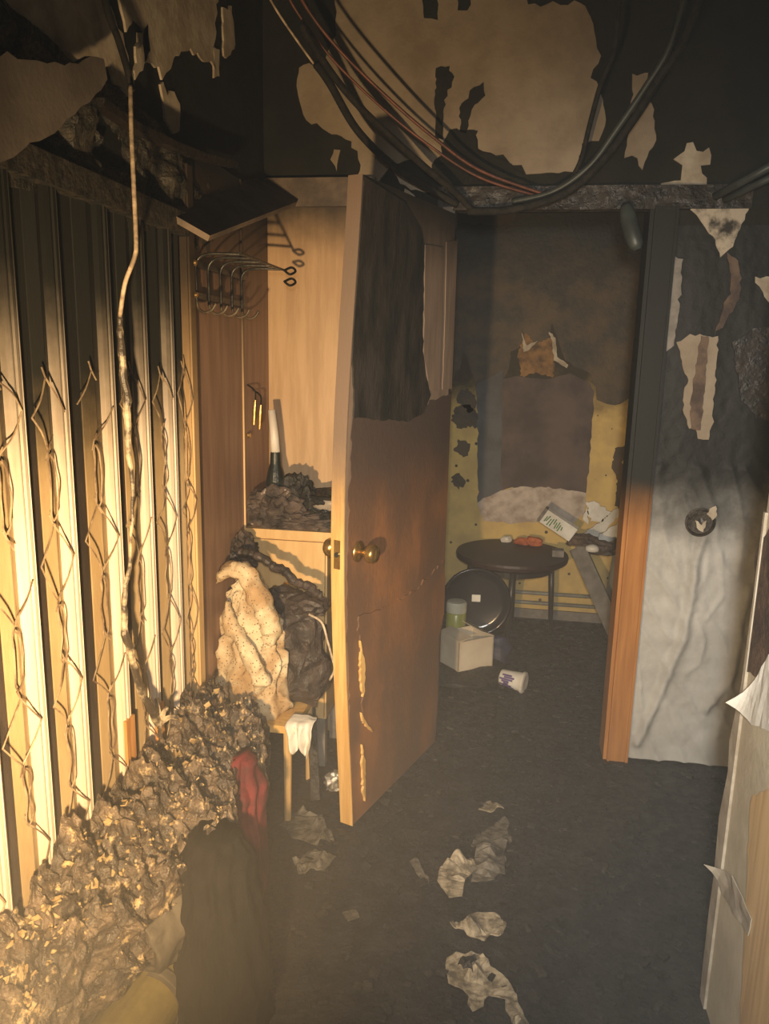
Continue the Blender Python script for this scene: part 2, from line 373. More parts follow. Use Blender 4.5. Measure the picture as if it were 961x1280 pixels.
def patch(parent, pts, m, to3, d0, d1, seed, name='plaster_patch', step=.018, amp=.005):
    mb = MB(); mb.prism(rag(pts, step, amp, seed), to3, d0, d1); return mb.build(name, m, parent)
B = to_back()
P1 = [(418, -10), (528, -10), (530, 24), (547, 26), (550, -10), (568, -10), (572, 14), (584, 14), (588, -10), (655, -10), (660, 6), (700, 8), (725, 4), (738, 22), (744, 50), (750, 70), (738, 98), (750, 116),
      (757, 150), (748, 176), (728, 180), (724, 214), (690, 216), (658, 218), (652, 206), (640, 206), (628, 196), (598, 186), (594, 168), (562, 162), (552, 184), (540, 214), (526, 208), (520, 196), (500, 204), (482, 214), (470, 236), (445, 240), (450, 214),
      (440, 176), (420, 170), (384, 150), (372, 118), (374, 84), (388, 78), (402, 86), (412, 58), (420, 34)]
patch(wall_back, back2(P1), m_plaster, B, 0, .006, 1)
for i, pts in enumerate([[(545, 86), (562, 84), (566, 104), (556, 126), (554, 175), (543, 176), (544, 120)],
                         [(592, 110), (604, 104), (606, 120), (590, 138), (582, 168), (575, 165), (574, 136)],
                         [(560, 185), (575, 162), (596, 165), (597, 188), (618, 196), (640, 206), (655, 222), (600, 224), (550, 200)]]):
    patch(wall_back, back2(pts), m_sootwall, B, .004, .010, 20+i, 'soot_flake', .012, .003)
for i, (pts, m) in enumerate([
        ([(790, 95), (812, 92), (806, 118), (816, 138), (820, 176), (808, 196), (802, 213), (796, 200), (780, 198), (787, 160)], m_plaster),
        ([(858, 180), (866, 178), (870, 188), (885, 185), (887, 206), (874, 208), (886, 240), (866, 238), (850, 245), (824, 240), (826, 230), (850, 226), (853, 206), (842, 200)], m_plaster2),
        ([(506, 236), (528, 250), (539, 258), (538, 282), (526, 284), (512, 272), (503, 258)], m_plaster2),
        ([(418, 186), (426, 188), (422, 214), (414, 200)], m_plaster),
        ([(486, 210), (520, 226), (538, 240), (520, 238), (500, 230)], m_plaster2),
        ([(943, 346), (975, 346), (975, 400), (952, 366)], m_plaster2)]):
    patch(wall_back, back2(pts), m, B, 0, .006, 40+i)
# lower left part of this wall: light fibreboard panel and the dark board above it
mb = MB(); mb.box((LW+.012, DW-.012, 0.0), (-0.545, DW, 2.02))
mb.build('fibreboard_panel', m_backpanel, wall_back)
mb = MB(); mb.box((LW+.01, DW-.035, 2.005), (-0.50, DW, 2.10))
mb.build('dark_rail', m_shelf, wall_back)
# right part: wrinkled grey wallpaper sheet, sooted above
def seg_d(p, a, b):
    ax, ay = a; bx, by = b; L2 = (bx-ax)**2+(by-ay)**2
    t = max(0, min(1, ((p[0]-ax)*(bx-ax)+(p[1]-ay)*(by-ay))/L2))
    return math.hypot(p[0]-ax-(bx-ax)*t, p[1]-ay-(by-ay)*t)
RIDGES = [(back2(r), wd, h) for r, wd, h in [
    ([(876, 672), (868, 700), (862, 745), (852, 800), (838, 830), (818, 880), (795, 925)], .018, .022),
    ([(934, 735), (922, 790), (914, 840), (902, 862), (880, 884)], .015, .014),
    ([(900, 690), (903, 745), (880, 775), (868, 760)], .007, .006),
    ([(870, 770), (880, 800), (872, 830), (858, 840)], .008, .007),
    ([(846, 690), (842, 740), (834, 800)], .02, .006), ([(925, 800), (906, 880), (895, 920)], .012, .006)]]
def sheet(u, v):
    x = .485+u*.62; z = .012+v*1.93
    d = .006+.005*noise.noise(Vector((x*9, z*5, 1)))+.0022*noise.noise(Vector((x*40, z*30, 4)))+.010*(1-abs(noise.noise(Vector((x*11+z*4, z*4, 9)))*2.2))**3*(z < 1.15)
    for r, wd, h in RIDGES:
        q = min(seg_d((x, z), a, b) for a, b in zip(r, r[1:]))
        d += h*math.exp(-(q/wd)**2)
    return (x, DW-d, z)
mb = MB(); mb.grid(sheet, 90, 200)
mb.build('grey_wallpaper', m_foil, wall_back, smooth=True)
S = lambda u, v, d: (u, DW-.018-d, v)
for i, (pts, m) in enumerate([
        ([(845, 428), (862, 418), (897, 420), (894, 470), (890, 520), (885, 550), (872, 548), (868, 535), (860, 536), (853, 512), (854, 490), (860, 475), (850, 446)], m_plaster),
        ([(832, 318), (853, 324), (848, 390), (842, 432), (818, 450)], m_greyboard),
        ([(870, 250), (938, 250), (930, 275), (912, 312), (900, 322), (893, 300), (878, 280), (862, 262)], m_stain),
        ([(908, 316), (922, 326), (926, 348), (920, 378), (905, 405), (892, 420), (902, 390), (914, 355)], m_brownrag),
        ([(915, 428), (945, 410), (975, 410), (975, 530), (945, 522), (925, 495)], m_header)]):
    patch(wall_back, back2(pts, DW-.018), m, S, 0, .005, 60+i, 'peeled_strip', .014, .003)
patch(wall_back, back2([(876, 420), (886, 420), (880, 490), (875, 538), (864, 536), (862, 505), (868, 470)], DW-.024), m_brownrag, lambda u, v, d: (u, DW-.024-d, v), 0, .004, 71, 'soot_flake', .012, .002)
# burnt-out socket hole with a chipped rim
c = at(873, 651, DW)
so = thing('burnt_socket', (c.x, DW-.02, c.z), 'burnt-out round wall socket with chipped plaster rim on grey wallpaper', 'socket')
mb = MB(); mb.lathe([(.034, 0), (.050, .006), (.052, .016), (.046, .02), (.042, .010), (.012, .004)], (c.x, DW-.012, c.z), n=28, mat=Matrix.Rotation(math.pi/2, 3, 'X'))
mb.build('rim', m_hole, so)
mb = MB(); mb.prism(rag(back2([(884, 634), (892, 630), (893, 642), (887, 648), (880, 640)]), .008, .002, 5), S, .01, .018); mb.build('plaster_chip', m_plaster2, so)
mb = MB(); mb.prism(rag(back2([(866, 648), (874, 654), (880, 648), (876, 662), (870, 660)]), .008, .002, 6), S, .012, .018); mb.build('plaster_chip', m_plaster2, so)

# door trim
mb = MB()
mb.box((0.425, DW-.022, 0), (0.438, DW+.1, 2.0)); mb.box((0.438, DW-.03, 0), (0.515, DW, 2.0)); mb.box((0.438, DW-.036, 0), (0.447, DW-.03, 2.0)); mb.box((0.505, DW-.035, 0), (0.515, DW-.03, 2.0))
struct('trim_1', mb, m_casing, 'orange varnished door casing right of the doorway, sooted at the top')
def headf(u, v):
    x = -0.28+u*1.02; z = 1.99+v*.075
    return (x, DW-.03-.008*turb((x, 0, z), 9, 3, 2), z)
mb = MB(); mb.grid(headf, 90, 8, (0, .05, 0))
struct('trim_2', mb, m_header, 'charred blistered door head over the doorway')
mb = MB(); mb.box((-0.30, DW-.03, 0), (-0.228, DW, 2.0)); mb.box((-0.235, DW-.02, 0), (-0.222, DW+.1, 2.0))
struct('trim_3', mb, m_shelf, 'charred door casing left of the doorway, behind the open door')
mb = MB(); mb.box((-2.1, KW-.015, 0), (1.8, KW, .055))
struct('baseboard_kitchen', mb, m_greyboard, 'grey baseboard of the kitchen wall')

# ------------------------------------------------------------ left wall: header, boards, corner things
Lp = to_left()
def crust(u, v):
    y = .95+u*1.35; z = 1.77+v*(.34-.10*u)
    d = .018+.05*turb((y, z, 0), 9, 4, 1)*(0.35+.65*math.sin(math.pi*min(1, max(0, v))))
    return (LW+d, y+.02*noise.noise(Vector((y*12, z*12, 3))), z+.02*noise.noise(Vector((y*12, z*12, 8))))
mb = MB(); mb.grid(crust, 130, 44)
mb.build('charred_crust', m_charcrust, wall_left, smooth=False)
for i, pts in enumerate([
        [(-30, -30), (130, -30), (140, 18), (158, 70), (165, 112), (160, 122), (140, 106), (134, 84), (92, 82), (72, 64), (40, 62), (-30, 66)],
        [(140, -30), (272, -30), (268, 40), (264, 62), (268, 88), (252, 76), (236, 62), (224, 66), (205, 92), (200, 100), (196, 84), (178, 78), (176, 34), (164, 22), (156, 40)],
        [(276, 8), (288, 8), (292, 56), (286, 70), (278, 70)], [(264, 60), (272, 62), (272, 96), (266, 98)],
        [(198, 106), (215, 116), (222, 130), (222, 165), (214, 166), (204, 150)],
        [(170, 40), (182, 30), (184, 60), (172, 92), (166, 100)]]):
    patch(wall_left, left2(pts), m_plaster2, Lp, 0, .006, 80+i)  # paler plaster on this wall makes up for missing torch light
# two stained boards between the folding door and the corner
for y0, y1 in ((2.105, 2.515), (2.523, 2.805)):
    mb = MB(); mb.box((LW, y0, 0), (LW+.016, y1, 2.04)); mb.build('wall_board', m_sidepanel, wall_left)
mb = MB(); mb.box((LW, 2.515, 0), (LW+.021, 2.523, 2.04)); mb.build('cover_strip', m_post, wall_left)

# folding (accordion) door
fd = thing('folding_door', (LW+.02, 1.6, 0), 'burnt accordion folding door of cream vertical slats with exposed wire linkage', 'folding door')
XS = LW+.038                                              # front of the slats
ys = [0.83, 0.98, 1.13] + [atX(p, 600, XS-.01).y for p in (28, 84, 142, 183, 216)]
ZT = 1.80
rnd = random.Random(4)
for i, y in enumerate(ys):
    mb = MB(); hw = .021
    lean = rnd.uniform(-.006, .006)
    prof = [(-hw, .004), (-hw, .031), (-hw*.55, .036), (-hw*.35, .036), (-hw*.28, .032), (-hw*.12, .032), (-hw*.05, .038), (hw*.3, .038), (hw*.36, .033), (hw*.5, .033), (hw*.58, .037), (hw, .032), (hw, .004)]
    A = [mb.bm.verts.new((LW+d, y+t, 0.02)) for t, d in prof]; Bv = [mb.bm.verts.new((LW+d, y+t+lean, ZT)) for t, d in prof]
    for k in range(len(prof)): mb.face([A[k], A[(k+1) % len(prof)], Bv[(k+1) % len(prof)], Bv[k]])
    mb.face(A[::-1]); mb.face(Bv); mb.build('slat', m_slat, fd)
    if 5 <= i <= 6:
        mb = MB(); mb.box((LW+.034, y-hw, .02), (LW+.042, y+hw, .62-.04*(i-5))); mb.build('scorched_facing', m_slatburn, fd)
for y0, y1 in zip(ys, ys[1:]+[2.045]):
    a, b = y0+.021, y1-.021                               # plate with the slat's shade painted in, then two narrow folded plates
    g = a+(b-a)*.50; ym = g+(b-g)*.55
    for (p, q, xa, xb, m) in ((a, g-.002, .010, .014, m_panelshade), (g, ym-.002, .016, .026, m_panel), (ym+.002, b, .024, .018, m_panel)):
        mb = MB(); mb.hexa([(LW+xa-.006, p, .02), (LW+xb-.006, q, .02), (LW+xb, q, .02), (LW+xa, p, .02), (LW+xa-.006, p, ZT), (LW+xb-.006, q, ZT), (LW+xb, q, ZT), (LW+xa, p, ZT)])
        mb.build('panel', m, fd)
# wire linkage: in every bay diamonds at four heights joined by pairs of upright rods
for bi, (y0, y1) in enumerate(zip(ys[1:], ys[2:]+[2.05])):
    if y1 < 1.1: continue
    r = random.Random(bi*3+1)
    yc = y0+(y1-y0)*.55; xw = LW+.031; wv = (y1-y0)*.42
    zs = [1.40, 1.10, .80, .52]
    for k, z in enumerate(zs):
        hh = .072+r.uniform(-.010, .010); zz = z+r.uniform(-.02, .02)-.02*bi*.3
        j = lambda s=.006: r.uniform(-s, s)
        T = (xw+.004, yc+j(), zz+hh); Bt = (xw+.004, yc+j(), zz-hh); Lf = (xw+.012, yc-wv+j(), zz+j(.012)); Rg = (xw+.010, yc+wv*.9+j(), zz+j(.012))
        mb = MB()
        for a, b in ((T, Lf), (Lf, Bt), (T, Rg), (Rg, Bt)):
            if r.random() < .88:
                mid = Vector(a).lerp(Vector(b), .5)+Vector((.004, j(), j()))
                mb.tube(spline([a, mid, b], 3), .0017, 5)
        ov = .02
        mb.tube([Vector(T)+Vector((0, -.010, ov)), T, Vector(T)+Vector((.002, .014, -ov))], .0016, 5)
        mb.tube([Vector(Bt)+Vector((0, .012, ov*.7)), Bt, Vector(Bt)+Vector((.002, -.012, -ov))], .0016, 5)
        mb.build('linkage', m_wire, fd)
        if k < 3:
            zb = zs[k+1]-.02*bi*.3+.075; mb = MB(); zt = zz-hh-.01
            for s in (-1, 1):
                mb.tube(spline([(xw+.004, yc, zt), (xw+.006, yc+s*.010, zt-.014), (xw+.008, yc+s*.0105, zt-.035), (xw+.008+j(), yc+s*.0105+j(.003), (zt+zb)/2), (xw+.007, yc+s*.0105, zb+.03), (xw+.006, yc+s*.010, zb+.013), (xw+.004, yc, zb)], 4), .0016, 5)
            mb.build('upright_rod', m_wire, fd)
mb = MB()
mb.box((LW, 2.042, 0), (LW+.034, 2.090, 1.98)); mb.box((LW+.034, 2.048, 0), (LW+.039, 2.082, 1.98))
struct('trim_4', mb, m_post, 'bright pine door post at the end of the folding door')
mb = MB(); mb.box((LW, .8, ZT-.005), (LW+.05, 2.04, ZT+.05)); struct('trim_5', mb, m_charcrust, 'charred head rail above the folding door')

# sagging grey board, broken battens, collapsed shelf: upper left
sb = MB()
A0, A1 = atX(-60, 142, LW+.13), atX(132, 102, LW+.09)
u = (A1-A0).normalized(); vv = (Vector((0, -.35, 1))-u*Vector((0, -.35, 1)).dot(u)).normalized(); nn = u.cross(vv)
def to_sag(p, q, d): return A0+u*p+vv*q+nn*d
Ls = (A1-A0).length
sb.prism(rag([(0, -.085), (Ls*.55, -.052), (Ls*.92, -.012), (Ls, .004), (Ls*1.0, .040), (Ls*.82, .042), (Ls*.78, .036), (Ls*.45, .05), (0, .095)], .03, .0025, 3), to_sag, -.006, .006)
o = tag(sb.build('sagging_board', m_greyboard2), 'grey scorched board sagging from the ceiling at upper left', 'board')
mb = MB()
pts = [atX(px, py, LW+.05) for px, py in ((122, 128), (165, 158), (215, 182), (252, 196), (292, 206))]
for a, b in zip(pts, pts[1:]): mb.bar(a, b, .03, .018)
tag(mb.build('broken_batten', m_header), 'charred batten slanting down the left wall under bare plaster', 'batten', None)
mb = MB()
p0, p1 = atX(226, 278, LW+.06), at(345, 240, 2.74)
mb.bar(p0, p1, .16, .016, (.55, -.1, 1))
tag(mb.build('collapsed_shelf', m_shelf), 'charred shelf board collapsed aslant above the coat rack', 'shelf')

# coat rack on the left wall
rk = thing('coat_rack', (LW+.02, 2.3, 1.66), 'black sooted wire coat rack with five bent arms on brown boards', 'coat rack')
yl = [2.10, 2.19, 2.285, 2.38, 2.47]
for i, y in enumerate(yl):
    mb = MB(); x0 = LW+.035; x1 = LW+.165
    mb.tube(spline([(x1, y+.015, 1.760), (x0+.05, y, 1.760), (x0+.016, y, 1.753), (x0, y, 1.730), (x0, y, 1.680), (x0, y, 1.625)], 5), .0042, 7)
    mb.build('arm', m_blackmetal, rk, smooth=True)
    mb = MB()
    mb.tube(spline([(x0, y, 1.635), (x0+.004, y, 1.615), (x0+.022, y-.002, 1.603), (x0+.045, y-.004, 1.610), (x0+.058, y-.005, 1.628)], 5), .0042, 7)
    mb.build('hook', m_wire, rk, smooth=True)
mb = MB(); mb.tube([(LW+.165, 2.09, 1.760), (LW+.165, 2.53, 1.760)], .004, 7); mb.build('front_rail', m_blackmetal, rk)
mb = MB()
for z in (1.735, 1.650): mb.box((LW+.016, 2.07, z-.008), (LW+.034, 2.52, z+.008))
mb.build('back_strip', m_blackmetal, rk)
for z in (1.735, 1.650):
    mb = MB(); mb.lathe([(.007, 0), (.010, .004), (.006, .010)], (LW+.034, 2.085, z), n=12, mat=Matrix.Rotation(math.pi/2, 3, 'Y')); mb.build('bolt', m_brass, rk)
for z in (1.760, 1.725):
    mb = MB(); mb.tube(spline([(LW+.162, 2.52, z), (LW+.180, 2.545, z+.012), (LW+.195, 2.54, z), (LW+.182, 2.52, z-.012), (LW+.163, 2.52, z)], 5), .004, 7); mb.build('end_loop', m_wire, rk)
# two small tags on cords under the rack
for i, (px, py, lab) in enumerate([(319, 500, 'left of two brass coloured shoe pegs hanging by blackened cord'), (326, 506, 'right of two brass coloured shoe pegs hanging by blackened cord')]):
    p = atX(px, py, LW+.05)
    t = thing('hanging_peg', (p.x, p.y, p.z-.07), lab, 'peg', 'pegs hanging below the coat rack')
    mb = MB(); mb.tube([(p.x, p.y, p.z), (p.x-.003, p.y, p.z-.03), (p.x-.006, p.y, p.z-.085)], [.004, .007, .005], 8); mb.build('peg', m_brass, t)
    mb = MB(); mb.tube(spline([(p.x, p.y, p.z), (p.x-.004, p.y+.01, p.z+.03), (LW+.016, p.y+.02, p.z+.05)], 4), .003, 6); mb.build('cord', m_cable, t)
p = atX(310, 544, LW+.022)
mb = MB(); mb.lathe([(.004, 0), (.010, .006), (.008, .014)], (LW+.016, p.y, p.z), n=12, mat=Matrix.Rotation(math.pi/2, 3, 'Y'))
tag(mb.build('wall_stud', m_brass), 'small round brass stud on the brown board under the rack', 'stud')

# ------------------------------------------------------------ hanging cables
def cable(name, pts, r, m, label, group=None, n=6, w=8):
    mb = MB(); mb.tube(spline(pts, w), r, n); return tag(mb.build(name, m, smooth=True), label, 'cable', group)
def sag(pix, ya, yb):                                      # ends at depth ya and yb
    return [at(px, py, ya+(yb-ya)*(k/(len(pix)-1))) for k, (px, py) in enumerate(pix)]
G = 'cables sagging to the door head'
cable('cable', sag([(365, -30), (382, 8), (420, 58), (480, 118), (540, 170), (600, 213), (690, 246)], 2.35, 2.76), .0055, m_copper, 'upper of two bare copper coloured cables sagging to the door head', G)
cable('cable', sag([(350, -30), (368, 10), (412, 70), (470, 128), (534, 180), (600, 222), (676, 246)], 2.40, 2.77), .0045, m_copper, 'lower of two bare copper coloured cables sagging to the door head', G)
cable('cable', sag([(375, 30), (412, 88), (446, 130), (490, 172), (530, 208), (566, 238), (590, 262)], 2.45, 2.77), .012, m_cable, 'thick black burnt cable just under the copper ones', G)
cable('cable', sag([(395, 80), (412, 104), (446, 162), (490, 206), (530, 232), (572, 256)], 2.5, 2.77), .0125, m_cable, 'lowest thick black cable left of the door head', G)
cable('cable', sag([(322, -30), (345, 12), (372, 52), (392, 80), (404, 98)], 2.40, 2.55), .0035, m_cord, 'thin pale wire at the left of the cable bundle', G)
cable('cable', sag([(775, -20), (768, 60), (750, 108), (736, 160), (724, 205), (700, 246)], 2.6, 2.77), .008, m_cable, 'thin black cable hanging right over bare plaster', G)
cable('cable', sag([(880, -20), (855, 50), (822, 100), (790, 152), (750, 204), (705, 242), (640, 262), (585, 264)], 2.5, 2.765), .013, m_cable, 'thick black cable coming down from upper right', G)
cable('cable', sag([(860, -20), (836, 60), (806, 110), (772, 160), (736, 208), (690, 240), (640, 252)], 2.55, 2.77), .010, m_conduit, 'grey green cable beside the thick one at upper right', G)
cable('cable', sag([(128, -30), (134, 12), (148, 50), (160, 90), (164, 112)], 1.62, 1.66), .008, m_cable, 'short black cable lying over bare plaster at upper left', None)
mb = MB(); mb.tube([at(893, 246, 2.79), at(985, 196, 2.62)], .013, 10)
tag(mb.build('conduit', m_conduit, smooth=True), 'upper grey green conduit running out right above the door head', 'conduit', 'conduits at upper right')
mb = MB(); mb.tube([at(905, 250, 2.79), at(985, 212, 2.62)], .011, 10)
tag(mb.build('conduit', m_conduit, smooth=True), 'lower grey green conduit running out right above the door head', 'conduit', 'conduits at upper right')
q = [at(782, 256, 2.77), at(788, 284, 2.74), at(797, 312, 2.72)]
mb = MB(); mb.tube(spline(q, 4), [.016, .022, .026, .028, .028, .028, .026, .022, .012], 12)
tag(mb.build('hanging_flap', m_conduit, smooth=True), 'grey curled flap hanging from the door head at right', 'flap')
# long cord in front of the folding door with melted lower half
hc = thing('hanging_cable', tuple(at(165, 300, 1.48)), 'pale cord hanging before the folding door, melted to ragged strands below', 'cable')
up = [at(px, py, yy) for px, py, yy in ((163, 106, 1.62), (164, 160, 1.58), (167, 230, 1.54), (170, 300, 1.52), (168, 322, 1.52), (156, 355, 1.54), (150, 395, 1.58))]
mb = MB(); mb.tube(spline(up, 6), .0046, 7); mb.build('cord', m_cord, hc, smooth=True)
lo = [(atX(px, py, LW+.075)) for px, py in ((150, 395), (152, 440), (158, 500), (160, 550), (166, 620), (164, 680), (157, 740), (158, 790), (168, 836), (180, 872), (200, 905))]
rr = [.005, .008, .009, .007, .004, .0035, .006, .009, .009, .009, .012]
rs = []
lo2 = spline(lo, 6)
for k in range(len(lo2)):
    t = k/(len(lo2)-1)*(len(rr)-1); i = min(int(t), len(rr)-2); f = t-i
    rs.append((rr[i]*(1-f)+rr[i+1]*f)*(1+.35*noise.noise(Vector((k*.8, 2, 5)))))
lo2 = [p+noise.noise_vector(p*25)*.006 for p in lo2]
mb = MB(); mb.tube(lo2, rs, 8); mb.build('melted_strand', m_melt, hc)
mb = MB()
for d in ((.03, -.01, .05), (.05, .0, .02), (.02, -.04, -.02), (-.015, .02, .06)):
    e = lo2[-1]; mb.tube(spline([e, e+Vector(d)*.6+Vector((0, 0, .01)), e+Vector(d)], 3), [.008]*3+[.006]*3+[.002], 6)
mb.build('frayed_end', m_melt, hc)

# ------------------------------------------------------------ the open door
HX, HY = -0.218, 2.775; LX, LY = -0.425, 2.175
du = Vector((LX-HX, LY-HY, 0)); DL = du.length; du.normalize(); dn = Vector((-du.y, du.x, 0))
if dn.x < 0: dn = -dn
def bow(s, z): return -.045*(s/DL)**2*math.sin(math.pi*max(0, min(1, z/1.98)))**1.2
def to_door(s, z, d):
    q = Vector((HX, HY, 0))+du*s+dn*(bow(s, z)+d); return (q.x, q.y, z)
door = empty('door_1', (HX, HY, 0)); tag(door, 'open brown door with scorched peeling veneer and brass knobs', None, None, 'structure')
def slab(s0, s1, z0, z1, d0, d1, nz=24, ns=6):
    mb = MB()
    C = [[[mb.bm.verts.new(to_door(s0+(s1-s0)*i/ns, z0+(z1-z0)*j/nz, d)) for d in (d0, d1)] for j in range(nz+1)] for i in range(ns+1)]
    for i in range(ns):
        for j in range(nz):
            for k in (0, 1):
                f = [C[i][j][k], C[i+1][j][k], C[i+1][j+1][k], C[i][j+1][k]]; mb.face(f if k else f[::-1])
    for j in range(nz):
        for i in (0, ns): mb.face([C[i][j][0], C[i][j+1][0], C[i][j+1][1], C[i][j][1]])
    for i in range(ns):
        for j in (0, nz): mb.face([C[i][j][0], C[i+1][j][0], C[i+1][j][1], C[i][j][1]])
    return mb
slab(0, DL, .015, 1.975, -.042, 0).build('door_leaf', m_doorbase, door)
slab(DL, DL+.004, .015, 1.975, -.043, .002, ns=1).build('edge_strip', m_rawwood, door)
def door2(pts):
    out = []
    P0 = Vector((HX, HY, 0))
    for px, py in pts:
        q = on_plane(px, py, dn, P0.dot(dn))
        for _ in range(3):
            s = (q-P0).dot(du); q = on_plane(px, py, dn, P0.dot(dn)+bow(max(0, min(DL, s)), q.z))
        out.append(((q-P0).dot(du), q.z))
    return out
def door_sheet(name, m, pts, d0, d1, seed, step=.02, amp=.004):
    poly = rag(door2(pts), step, amp, seed)
    poly = [(min(max(s, -.02), DL+.001), max(.02, z)) for s, z in poly]
    mb = MB(); A = [mb.bm.verts.new((s, z, 0)) for s, z in poly]
    f = mb.face(A)
    bmesh.ops.triangulate(mb.bm, faces=[f]); 
    g = bmesh.ops.subdivide_edges(mb.bm, edges=[e for e in mb.bm.edges if e.calc_length() > .08], cuts=2, use_grid_fill=True)
    bmesh.ops.triangulate(mb.bm, faces=mb.bm.faces[:])
    ext = bmesh.ops.extrude_face_region(mb.bm, geom=mb.bm.faces[:])
    top = {v for v in ext['geom'] if isinstance(v, bmesh.types.BMVert)}
    for v in mb.bm.verts: v.co = Vector(to_door(v.co.x, v.co.y, d1 if v in top else d0))
    return mb.build(name, m, door)
door_sheet('veneer', m_veneer, [(440, 520), (500, 526), (540, 500), (578, 486), (576, 540), (566, 600), (561, 690), (559, 752), (548, 796), (546, 870), (542, 938), (500, 980), (440, 1040)], 0, .003, 2, .02, .003)
door_sheet('burnt_veneer', m_blackveneer, [(440, 215), (465, 235), (500, 250), (524, 285), (528, 308), (526, 420), (530, 470), (536, 494), (528, 516), (505, 527), (470, 524), (440, 523)], .001, .006, 3, .02, .003)
door_sheet('peeled_strip', m_doorbase, [(530, 306), (552, 309), (551, 400), (548, 487), (535, 488), (528, 440)], .001, .005, 4, .02, .001)
door_sheet('peeled_strip', m_doorbase, [(557, 302), (573, 300), (572, 400), (570, 486), (552, 487), (555, 400)], .001, .004, 5, .02, .001)
# raised torn veneer layers on the lower half
door_sheet('veneer_flap', m_veneer, [(446, 770), (480, 760), (520, 735), (552, 700), (556, 752), (545, 800), (500, 815), (470, 850), (452, 905)], .003, .008, 7, .015, .004)
# splinters along the latch edge
for i, pts in enumerate([[(447, 800), (452, 826), (452, 862), (450, 870), (447, 850)], [(448, 890), (454, 902), (462, 914), (456, 908), (449, 900)], [(449, 930), (453, 950), (453, 1000), (450, 990)]]):
    door_sheet('splinter', m_rawwood, pts, .004, .012, 30+i, .01, .002)
zk = 0.905
for sgn, base in ((1, .002), (-1, -.043)):
    c0 = Vector(to_door(DL-.062, zk, base)); ax = dn*sgn
    Rm = ax.to_track_quat('Z', 'Y').to_matrix()
    ro = MB(); ro.lathe([(.024, 0), (.032, .001), (.033, .006), (.026, .010), (.014, .013)], c0, n=28, mat=Rm); r_ = ro.build('knob_rosette', m_brass, door, smooth=True)
    kb = MB(); kb.lathe([(.011, .010), (.011, .026), (.016, .030), (.024, .036), (.029, .046), (.029, .058), (.024, .066), (.008, .068)], c0, n=28, mat=Rm); kb.build('door_knob', m_brass, r_, smooth=True)
mb = MB(); q0 = Vector(to_door(DL+.004, zk, -.032)); q1 = Vector(to_door(DL+.004, zk, -.010))
mb.bar((q0+q1)/2-Vector((0, 0, .045)), (q0+q1)/2+Vector((0, 0, .045)), .022, .003, tuple(du)); mb.build('latch_plate', m_brass, door)
mb = MB(); mb.tube([(q0+q1)/2-du*.002, (q0+q1)/2+du*.006], .008, 10); mb.build('latch_bolt', m_blackmetal, door)

# ------------------------------------------------------------ kitchen beyond
K = to_back(KW)
kw = wall_kitchen
patch(kw, back2([(565, 280), (660, 280), (664, 420), (640, 440), (622, 500), (600, 520), (592, 470), (580, 440), (565, 480)], KW), m_kbrown, K, 0, .006, 90, 'scorched_lining', .03, .006)
patch(kw, back2([(640, 200), (720, 200), (700, 330), (694, 400), (684, 425), (672, 440), (655, 420), (648, 360)], KW), m_kbrown, K, .004, .010, 91, 'scorched_lining', .03, .006)
patch(kw, back2([(700, 250), (830, 250), (820, 440), (800, 480), (775, 505), (745, 500), (740, 470), (705, 450), (690, 400)], KW), m_kbrown, K, .002, .008, 92, 'scorched_lining', .03, .008)
patch(kw, back2([(596, 480), (616, 470), (629, 462), (629, 640), (612, 632), (597, 628)], KW), m_kstripA, K, .006, .012, 93, 'wall_lining', .03, .003)
patch(kw, back2([(628, 474), (646, 470), (684, 474), (712, 466), (736, 478), (742, 490), (738, 560), (732, 618), (700, 612), (670, 618), (640, 608), (626, 614)], KW), m_kstripB, K, .006, .013, 94, 'wall_lining', .03, .003)
patch(kw, back2([(597, 628), (626, 612), (650, 608), (700, 610), (732, 616), (730, 640), (710, 658), (680, 650), (640, 654), (604, 650)], KW), m_ash, K, .010, .016, 95, 'ash_fringe', .02, .004)
patch(kw, back2([(650, 470), (648, 440), (656, 415), (668, 430), (690, 420), (694, 450), (690, 472), (672, 466)], KW), m_orangeburn, K, .012, .018, 96, 'scorched_wood', .012, .004)
patch(kw, back2([(684, 412), (694, 422), (696, 446), (710, 456), (708, 460), (692, 450), (690, 426)], KW), m_plaster2, K, .012, .02, 97, 'torn_edge', .012, .002)
patch(kw, back2([(652, 412), (658, 432), (672, 426), (660, 438), (654, 440)], KW), m_plaster2, K, .018, .022, 98, 'torn_edge', .012, .002)
for i, pts in enumerate([[(732, 626), (748, 628), (764, 640), (750, 652), (738, 650)], [(726, 668), (745, 654), (772, 634), (774, 644), (752, 664), (738, 676)], [(736, 680), (760, 660), (776, 650), (776, 668), (756, 678)], [(734, 628), (728, 648), (735, 655)]]):
    patch(kw, back2(pts, KW), m_white, K, .006, .020, 100+i, 'torn_paper', .014, .005)
patch(kw, back2([(768, 560), (782, 556), (778, 580), (788, 600), (776, 622), (780, 640), (768, 632), (772, 600), (764, 585)], KW), m_kbrown, K, .006, .012, 110, 'soot_flake', .012, .004)
for i, (px, py, s) in enumerate([(582, 520, .09), (578, 560, .06), (572, 600, .05), (760, 520, .04), (584, 500, .07)]):
    p = at(px, py, KW); r = random.Random(i)
    patch(kw, [(p.x+s*r.uniform(.6, 1)*math.cos(a*.7), p.z+s*r.uniform(.5, 1.1)*math.sin(a*.7)) for a in range(9)], m_kbrown if i != 3 else m_kwall, K, .004, .008, 120+i, 'soot_flake', .012, .005)
